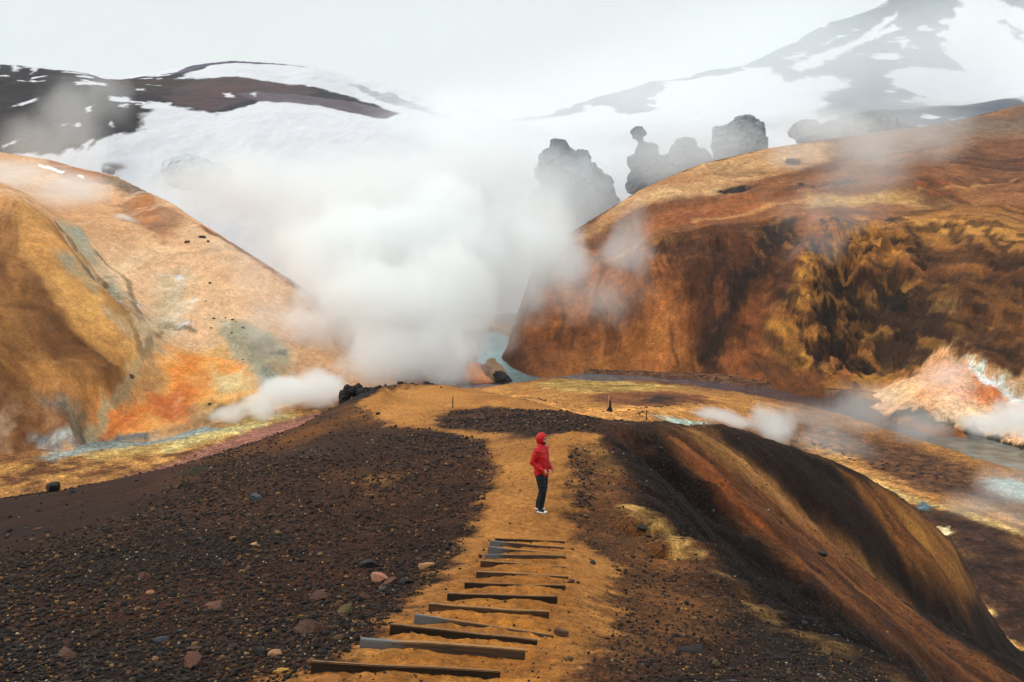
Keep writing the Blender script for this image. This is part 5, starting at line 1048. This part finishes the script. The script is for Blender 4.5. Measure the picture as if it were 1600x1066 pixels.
def cloth(name, c, rough=.6, sheen=0):
    m, n, l, b = new_mat(name); b.inputs['Base Color'].default_value = (*c, 1); b.inputs['Roughness'].default_value = rough; b.inputs['Specular IOR Level'].default_value = .35
    g = n.new('ShaderNodeTexCoord'); w_ = n.new('ShaderNodeTexNoise'); w_.inputs['Scale'].default_value = 26; w_.inputs['Detail'].default_value = 5; l.new(g.outputs['Object'], w_.inputs['Vector'])
    mr = n.new('ShaderNodeMapRange'); l.new(w_.outputs['Fac'], mr.inputs['Value']); mr.inputs['From Min'].default_value = .3; mr.inputs['From Max'].default_value = .7; mr.inputs['To Min'].default_value = .8; mr.inputs['To Max'].default_value = 1.15
    vm = n.new('ShaderNodeVectorMath'); vm.operation = 'SCALE'; vm.inputs[0].default_value = tuple(c); l.new(mr.outputs['Result'], vm.inputs['Scale']); l.new(vm.outputs[0], b.inputs['Base Color'])
    bp = n.new('ShaderNodeBump'); bp.inputs['Strength'].default_value = .3; bp.inputs['Distance'].default_value = .01; l.new(w_.outputs['Fac'], bp.inputs['Height']); l.new(bp.outputs['Normal'], b.inputs['Normal'])
    return m
hp_ = ridge.hit(846, 799)
man = empty('person', (hp_[0]+.0, hp_[1], hp_[2]), R(60)); man.scale = (1.0, 1.0, 1.0)
tag(man, 'person in a hooded red jacket, black trousers and white shoes standing on the path', 'person')
SK = cloth('skin', lin(196,140,112), .5); RED = cloth('red_shell_fabric', lin(178,6,16), .55); REDD = cloth('dark_red_trim', lin(120,10,20), .6); BLK = cloth('black_trousers', lin(14,20,28), .8); SOLE = cloth('white_rubber', lin(224,224,226), .6); UP = cloth('dark_shoe_fabric', lin(40,44,52), .7); BRD = cloth('dark_beard', lin(38,26,22), .8); LENS = cloth('dark_glasses', lin(12,12,14), .15)
# joints; the person looks along -Y, left side is +X
J = dict(hr=(-.09,.0,.92), kr=(-.105,-.085,.50), ar=(-.10,-.02,.09), hl=(.09,.0,.92), kl=(.10,.0,.49), al=(.09,.14,.09),
         sr=(-.19,.0,1.425), er=(-.265,.11,1.15), wr=(-.185,-.125,.985), sl=(.19,.0,1.425), el=(.265,.06,1.14), wl=(.165,-.165,.985))
bm = bmesh.new()
HD = Vector((0, -.015, 1.655))
ell(bm, HD+Vector((0, .01, .02)), (.076,.095,.098)); ell(bm, HD+Vector((0, -.03, -.045)), (.056,.062,.066)); ell(bm, HD+Vector((0, -.098, -.012)), (.012,.018,.024)); ell(bm, HD+Vector((0, -.112, -.022)), (.014,.012,.010))
ell(bm, HD+Vector((0, -.082, .026)), (.055,.018,.012)); ell(bm, HD+Vector((0, -.085, -.055)), (.026,.013,.007)); ell(bm, HD+Vector((0, -.084, -.067)), (.024,.013,.007)); ell(bm, HD+Vector((0, -.07, -.095)), (.026,.022,.020))
for s_ in (-1, 1): ell(bm, HD+Vector((s_*.078, .012, -.005)), (.010,.020,.032)); ell(bm, HD+Vector((s_*.036, -.07, -.028)), (.024,.022,.022))
tube(bm, [(0,.015,1.42,.06,.06),(0,.01,1.50,.055,.058),(0,0,1.58,.052,.056)])
tube(bm, [(0,.0,.86,.145,.11),(0,.005,.97,.15,.115),(0,.0,1.08,.135,.10),(0,.0,1.22,.155,.11),(0,.0,1.36,.165,.11),(0,.005,1.44,.13,.085)])
for s_, a, b, c in ((-1,'sr','er','wr'),(1,'sl','el','wl')):
    A, B, W_ = Vector(J[a]), Vector(J[b]), Vector(J[c])
    tube(bm, [(*(A+Vector((-s_*.03,0,0))),.055,.055),(*A,.052,.054),(*(A*.5+B*.5),.044,.046),(*B,.038,.038),(*(B*.5+W_*.5),.036,.034),(*W_,.026,.022)])
    f = (W_-B).normalized(); side = Vector((-s_, 0, 0)); side = (side-f*side.dot(f)).normalized(); dn = f.cross(side).normalized()
    if dn.z > 0: dn = -dn
    pc = W_+f*.045; tube(bm, [(*(W_+f*.005),.026,.020),(*pc,.022,.038),(*(W_+f*.085),.018,.038)])
    for k, ln in enumerate((.068, .076, .071, .056)):
        o0 = W_+f*.082+dn*(-.030+.020*k); b1 = o0+(f*.9+side*.25).normalized()*ln*.5; b2 = b1+(f*.45+side*.85).normalized()*ln*.3; b3 = b2+(f*.1+side).normalized()*ln*.25
        tube(bm, [(*o0,.0095,.0095),(*b1,.009,.009),(*b2,.0082,.0082),(*b3,.007,.007)], 10)
    t0 = W_+f*.03-dn*.030; t1 = t0+(f*.6-dn*.7+side*.3).normalized()*.035; t2 = t1+(f*.9-dn*.1+side*.4).normalized()*.030
    tube(bm, [(*t0,.012,.012),(*t1,.011,.011),(*t2,.009,.009)], 10)
for a, b, c in (('hr','kr','ar'),('hl','kl','al')):
    A, B, W_ = Vector(J[a]), Vector(J[b]), Vector(J[c]); tube(bm, [(*A,.088,.09),(*(A*.5+B*.5),.072,.075),(*B,.054,.056),(*(B*.6+W_*.4),.054,.056),(*W_,.036,.038)]); ell(bm, W_+Vector((0,-.05,-.045)), (.036,.11,.03))
body = fuse('body', bm, .0055, SK, man, 3)
bm = bmesh.new()
tube(bm, [(0,.0,.835,.198,.155),(0,.0,.93,.205,.162),(0,-.005,1.03,.192,.155),(0,-.01,1.16,.198,.160),(0,-.005,1.28,.208,.158),(0,.0,1.38,.200,.142),(0,.005,1.445,.155,.115),(0,.008,1.49,.105,.10),(0,.0,1.53,.095,.098)], 28)
for s_, a, b, c in ((-1,'sr','er','wr'),(1,'sl','el','wl')):
    A, B, W_ = Vector(J[a]), Vector(J[b]), Vector(J[c]); W2 = W_+(W_-B).normalized()*(.05 if s_ < 0 else .03)
    tube(bm, [(*(A+Vector((-s_*.06,0,.0))),.075,.085),(*A,.080,.084),(*(A*.5+B*.5),.068,.072),(*B,.062,.062),(*(B*.5+W2*.5),.056,.054),(*W2,.042,.040)])
jacket = fuse('jacket', bm, .011, RED, man, 5, fold=.013)
bm = bmesh.new(); tube(bm, [(0,-.02,.828,.19,.140),(0,.0,.853,.203,.160)], 28); fuse('hem', bm, .010, REDD, jacket, 2)
bm = bmesh.new(); tube(bm, [(0,-.168,.90,.006,.006),(0,-.172,1.05,.006,.006),(0,-.176,1.18,.006,.006),(0,-.168,1.30,.006,.006),(0,-.145,1.40,.006,.006),(0,-.118,1.47,.006,.006)], 8)
me = bpy.data.meshes.new('zip'); bm.to_mesh(me); bm.free(); link('zip', me, REDD, jacket)
bm = bmesh.new(); ell(bm, (.095, -.158, 1.335), (.016,.006,.016)); me = bpy.data.meshes.new('chest_mark'); bm.to_mesh(me); bm.free(); link('chest_mark', me, SOLE, jacket)
for s_ in (-1, 1):
    bm = bmesh.new(); tube(bm, [(s_*.135,-.145,1.08,.010,.006),(s_*.165,-.118,.98,.010,.006)], 8); me = bpy.data.meshes.new('pocket_zip'); bm.to_mesh(me); bm.free(); link('pocket_zip', me, REDD, jacket)
# hood: a shell open at the face
bm = bmesh.new(); bmesh.ops.create_uvsphere(bm, u_segments=40, v_segments=28, radius=1)
for v in bm.verts:
    q = v.co.copy(); v.co = Vector((q.x*.102, q.y*.122+.010, q.z*.130+.0))
    if q.y > 0: v.co.y *= 1.06; v.co.z -= .02*q.y
    if q.z > .1 and q.y < 0: v.co.y -= .022*q.z*(-q.y); v.co.x *= 1-.08*q.z
    if q.z < -.35: k = (-.35-q.z); v.co.x *= 1+.35*k; v.co.y = v.co.y*(1+.1*k)
    v.co += HD+Vector((0, .012, .012))
dl = [f for f in bm.faces if (lambda c: (c-(HD+Vector((0,.012,.012)))).normalized().dot(Vector((0,-.97,-.22)).normalized()) > .80 and abs(c.x) < .066)(f.calc_center_median())]
bmesh.ops.delete(bm, geom=dl, context='FACES')
me = bpy.data.meshes.new('hood'); bm.to_mesh(me); bm.free(); hood = link('hood', me, RED, man, smooth=True)
so_ = hood.modifiers.new('s', 'SOLIDIFY'); so_.thickness = .012; so_.offset = 0; ss = hood.modifiers.new('b', 'SUBSURF'); ss.levels = ss.render_levels = 1
bm = bmesh.new(); ell(bm, HD+Vector((0, -.055, -.088)), (.055,.050,.038)); fuse('beard', bm, .008, BRD, man, 2)
for s_ in (-1, 1):
    bm = bmesh.new(); ell(bm, HD+Vector((s_*.031, -.094, .008)), (.025,.008,.018)); me = bpy.data.meshes.new('sunglass_lens'); bm.to_mesh(me); bm.free(); link('sunglass_lens', me, LENS, man, smooth=True)
bm = bmesh.new(); tube(bm, [(0,.0,.84,.165,.13),(0,.005,.93,.175,.14),(0,.0,1.0,.17,.135)], 24)
for a, b, c in (('hr','kr','ar'),('hl','kl','al')):
    A, B, W_ = Vector(J[a]), Vector(J[b]), Vector(J[c]); tube(bm, [(*(A+Vector((0,0,-.02))),.110,.122),(*(A*.5+B*.5),.098,.108),(*B,.084,.092),(*(B*.5+W_*.5),.080,.088),(*(W_+Vector((0,-.01,.02))),.064,.070)])
fuse('trousers', bm, .011, BLK, man, 4, fold=.010)
for c in ('ar', 'al'):
    W_ = Vector(J[c]); bm = bmesh.new(); ell(bm, W_+Vector((0,-.035,-.042)), (.047,.105,.040)); tube(bm, [(*(W_+Vector((0,.0,-.03))),.050,.055),(*(W_+Vector((0,.0,.03))),.050,.055)]); ell(bm, W_+Vector((0,-.095,-.058)), (.046,.065,.028))
    sh = fuse('shoe', bm, .008, UP, man, 3)
    bm = bmesh.new(); tube(bm, [(W_.x, W_.y+.065, .018,.046,.018),(W_.x, W_.y+.02, .018,.050,.020),(W_.x, W_.y-.08, .018,.054,.020),(W_.x, W_.y-.14, .018,.044,.018)]); ell(bm, (W_.x, W_.y-.135, .035), (.044,.045,.030))
    fuse('sole', bm, .008, SOLE, sh, 2)
# ---------------------------------------------------------------- steam, mist and haze
def ico(bm, c, r, sub=3):
    v = bmesh.ops.create_icosphere(bm, subdivisions=sub, radius=1.0)['verts']
    for q in v: q.co = Vector((q.co.x*r[0]+c[0], q.co.y*r[1]+c[1], q.co.z*r[2]+c[2]))
def steam(name, label, blobs, dens, ns=.12, bite=1.1, warp=2.0, edge=.30, step=None, color=(.985, .997, 1.0), stretch=(1, 1, .8), cat='steam', vox=None, det=6, rough=.66):
    """a body of vapour: blobs = (column, row, metres, half width px, half height px, half depth m, weight)"""
    E = []; k_ = .84/(1-.28*bite)
    for b in blobs:
        px, py, d, rx, ry, rd = b[:6]
        E.append((P(px, py, d), (rx/F*d*k_, rd*k_, ry/F*d*k_)))
    bm = bmesh.new()
    for c, r in E: ico(bm, c, [q*1.04 for q in r])
    me = bpy.data.meshes.new(name); bm.to_mesh(me); bm.free()
    o = bpy.data.objects.new(name, me); C.objects.link(o)
    rm = o.modifiers.new('remesh', 'REMESH'); rm.mode = 'VOXEL'
    rm.voxel_size = vox or max(.3, min(min(r) for c, r in E)/4.5)
    m = bpy.data.materials.new(name); m.use_nodes = True; n = m.node_tree.nodes; l = m.node_tree.links
    for q in list(n): n.remove(q)
    out = n.new('ShaderNodeOutputMaterial'); pv = n.new('ShaderNodeVolumePrincipled')
    pv.inputs['Color'].default_value = (*color, 1); pv.inputs['Anisotropy'].default_value = 0.0
    l.new(pv.outputs['Volume'], out.inputs['Volume'])
    geo = n.new('ShaderNodeNewGeometry')
    def M(op, *a):
        x = n.new('ShaderNodeMath'); x.operation = op
        for k, v in enumerate(a):
            if isinstance(v, (int, float)): x.inputs[k].default_value = v
            else: l.new(v, x.inputs[k])
        return x.outputs[0]
    def V(op, *a, out_=0):
        x = n.new('ShaderNodeVectorMath'); x.operation = op
        for k, v in enumerate(a):
            if isinstance(v, tuple): x.inputs[k].default_value = v
            else: l.new(v, x.inputs[k])
        return x.outputs[out_]
    p = geo.outputs['Position']
    if warp:
        wn_ = n.new('ShaderNodeTexNoise'); wn_.inputs['Scale'].default_value = ns*.6; wn_.inputs['Detail'].default_value = 1; l.new(p, wn_.inputs['Vector'])
        p2 = V('MULTIPLY_ADD', V('SUBTRACT', wn_.outputs['Color'], (.5, .5, .5)), (warp*2, warp*2, warp*2), p)
    else: p2 = p
    acc = None
    for c, r in E:
        ln = V('LENGTH', V('MULTIPLY_ADD', p2, tuple(1/q for q in r), tuple(-c[k]/r[k] for k in range(3))), out_=1)
        acc = ln if acc is None else M('SMOOTH_MIN', acc, ln, .25)
    nz = n.new('ShaderNodeTexNoise'); nz.inputs['Scale'].default_value = ns; nz.inputs['Detail'].default_value = det; nz.inputs['Roughness'].default_value = rough
    l.new(V('MULTIPLY', p2, stretch), nz.inputs['Vector'])
    f = M('SUBTRACT', M('SUBTRACT', 1.0, acc), M('MULTIPLY', M('SUBTRACT', .78, nz.outputs['Fac']), bite))
    mr = n.new('ShaderNodeMapRange'); mr.interpolation_type = 'SMOOTHSTEP'; l.new(f, mr.inputs['Value'])
    mr.inputs['From Min'].default_value = 0; mr.inputs['From Max'].default_value = edge; mr.inputs['To Min'].default_value = 0; mr.inputs['To Max'].default_value = dens
    l.new(mr.outputs['Result'], pv.inputs['Density'])
    if step: m.volume_intensity if False else None
    me.materials.append(m)
    try: m.cycles.homogeneous_volume = False
    except Exception: pass
    tag(o, label, cat, kind='stuff')
    return o
STEAMS = [
 ('steam', 'thick white steam column boiling up behind the ridge crest', dict(dens=.16, ns=.10, bite=1.3, warp=5, edge=.26), [
   (490,540,190,62,84,11),(530,592,184,92,58,11),(610,560,182,120,72,13),(690,540,184,84,100,13),(600,480,192,176,100,16),(712,468,198,84,110,15),(500,440,204,84,84,13),(580,390,214,190,100,17),(700,380,214,130,110,17),(420,618,160,80,36,7)]),
 ('steam', 'thin torn veil of steam round the edges of the main column', dict(dens=.034, ns=.06, bite=1.6, warp=8, edge=.6), [
   (425,520,172,76,100,12),(390,420,196,80,90,12),(560,480,176,170,150,14),(720,430,180,110,130,14),(600,300,225,240,90,20),(800,560,190,50,30,6)]),
 ('steam', 'low white steam creeping from the vents at the orange hill foot', dict(dens=.36, ns=.2, bite=1.2, warp=2.0, edge=.35), [
   (356,648,140,40,18,4.5),(400,638,142,56,26,5),(440,622,146,62,34,6),(500,612,152,76,34,6)]),
 ('steam', 'grey steam drifting from the main column across the rust bluff', dict(dens=.05, ns=.075, bite=1.6, warp=6, edge=.4), [
   (790,450,215,100,110,14),(860,430,216,110,100,14),(925,450,214,90,84,12),(965,375,216,70,80,12),(840,370,225,120,90,14)]),
 ('steam', 'pale steam hiding the left shoulder of the rust bluff', dict(dens=.10, ns=.07, bite=1.3, warp=6, edge=.5), [
   (800,500,226,50,60,10),(815,440,222,70,80,12),(850,390,226,70,70,12),(905,420,218,60,60,10)]),
 ('steam', 'broad pale steam cloud spreading above the main column', dict(dens=.055, ns=.035, bite=.9, warp=9, edge=.5), [
   (560,340,262,280,130,36),(720,300,275,240,150,36),(410,300,275,190,90,30),(830,360,262,120,130,27),(470,400,250,110,70,20)]),
 ('steam', 'small white puff rising from a pale pool below the dark spur', dict(dens=.30, ns=.24, bite=1.2, warp=1.8, edge=.4), [
   (1110,655,112,46,18,4.5),(1150,660,112,50,20,5),(1205,660,112,50,38,6),(1075,655,113,30,9,3)]),
 ('steam', 'thin grey steam trailing over the muddy river bend', dict(dens=.06, ns=.12, bite=1.2, warp=3, edge=.45), [
   (1270,655,128,110,44,8),(1350,645,130,100,48,8),(1430,670,126,80,34,7),(1300,700,116,100,40,7)]),
 ('steam', 'white steam lying on the river at the foot of the clay apron', dict(dens=.25, ns=.18, bite=1.2, warp=2.2, edge=.4), [
   (1530,662,118,54,26,6),(1590,655,117,66,46,7),(1650,650,116,70,56,7)]),
 ('steam', 'thin steam over the pink clay mound', dict(dens=.06, ns=.12, bite=1.2, warp=3, edge=.5), [
   (1480,605,146,66,56,7)]),
 ('steam', 'faint steam over the pale crust by the valley track', dict(dens=.08, ns=.14, bite=1.2, warp=2.5, edge=.5), [
   (1590,765,92,80,54,6),(1560,810,88,90,60,6)]),
 ('steam', 'tall veil of steam rising on the top of the rust hill', dict(dens=.022, ns=.04, bite=1.0, warp=7, edge=.5), [
   (1350,260,262,100,120,16),(1410,200,300,160,90,24),(1250,230,310,90,80,16)]),
 ('steam', 'thin steam skimming the rim of the bluff above the crags', dict(dens=.028, ns=.07, bite=1.5, warp=5, edge=.7), [
   (1310,318,212,170,60,9),(1270,380,208,60,60,7)]),
 ('steam', 'white steam cap hiding the top of the yellow slope', dict(dens=.09, ns=.08, bite=1.0, warp=4, edge=.45), [
   (30,275,190,110,50,10),(110,300,196,90,46,9),(-60,270,186,100,56,11)]),
 ('steam', 'bright steam vent in the bowl behind the pink slope', dict(dens=.45, ns=.18, bite=1.0, warp=2, edge=.4), [
   (190,348,216,34,18,4),(160,356,212,32,11,4)]),
 ('steam', 'thin steam climbing in front of the dark snow flecked ridge', dict(dens=.024, ns=.045, bite=1.1, warp=8, edge=.5), [
   (120,190,305,80,110,16),(70,235,300,120,64,16),(170,150,320,56,60,14)]),
]
if not globals().get('NO_STEAM'):
    for nm, lb, kw, bl in STEAMS: steam(nm, lb, bl, **kw)
    steam('mist', 'pale mist bank hanging in front of the high mountain', [(1250,110,1050,620,190,180),(1550,100,1000,400,200,180),(900,170,950,400,120,150)], .0062, ns=.004, bite=.9, warp=40, edge=.6, cat='mist', vox=30)
    steam('mist', 'thin mist drifting round the rock pinnacles', [(1080,235,395,260,80,22),(900,300,400,130,110,26),(1290,190,440,130,50,20)], .042, ns=.02, bite=.8, warp=12, edge=.5, cat='mist', vox=7)
    steam('mist', 'thin mist over the snowfield left of the saddle', [(300,290,385,190,70,24),(560,290,350,240,90,26)], .030, ns=.02, bite=.8, warp=12, edge=.5, cat='mist', vox=7)
    steam('mist', 'bright cloud filling the saddle between the two mountains', [(720,200,620,230,110,90),(860,260,600,190,110,80),(560,290,380,240,90,40)], .020, ns=.008, bite=1.0, warp=20, edge=.6, cat='mist', vox=14)
    bm = bmesh.new(); bmesh.ops.create_cube(bm, size=1.0)
    me = bpy.data.meshes.new('haze')
    bmesh.ops.scale(bm, vec=(7600, 6800, 1100), verts=bm.verts); bmesh.ops.translate(bm, vec=(0, 3300, 1100/2-62), verts=bm.verts)
    bm.to_mesh(me); bm.free(); hz = bpy.data.objects.new('haze', me); C.objects.link(hz); hz['kind'] = 'stuff'; hz['label'] = 'even pale haze filling the valley air'
    m = bpy.data.materials.new('haze'); m.use_nodes = True; n = m.node_tree.nodes
    for q in list(n): n.remove(q)
    pv = n.new('ShaderNodeVolumePrincipled'); ou = n.new('ShaderNodeOutputMaterial'); m.node_tree.links.new(pv.outputs['Volume'], ou.inputs['Volume'])
    pv.inputs['Density'].default_value = .00009; pv.inputs['Color'].default_value = (.96, .985, 1, 1); me.materials.append(m)
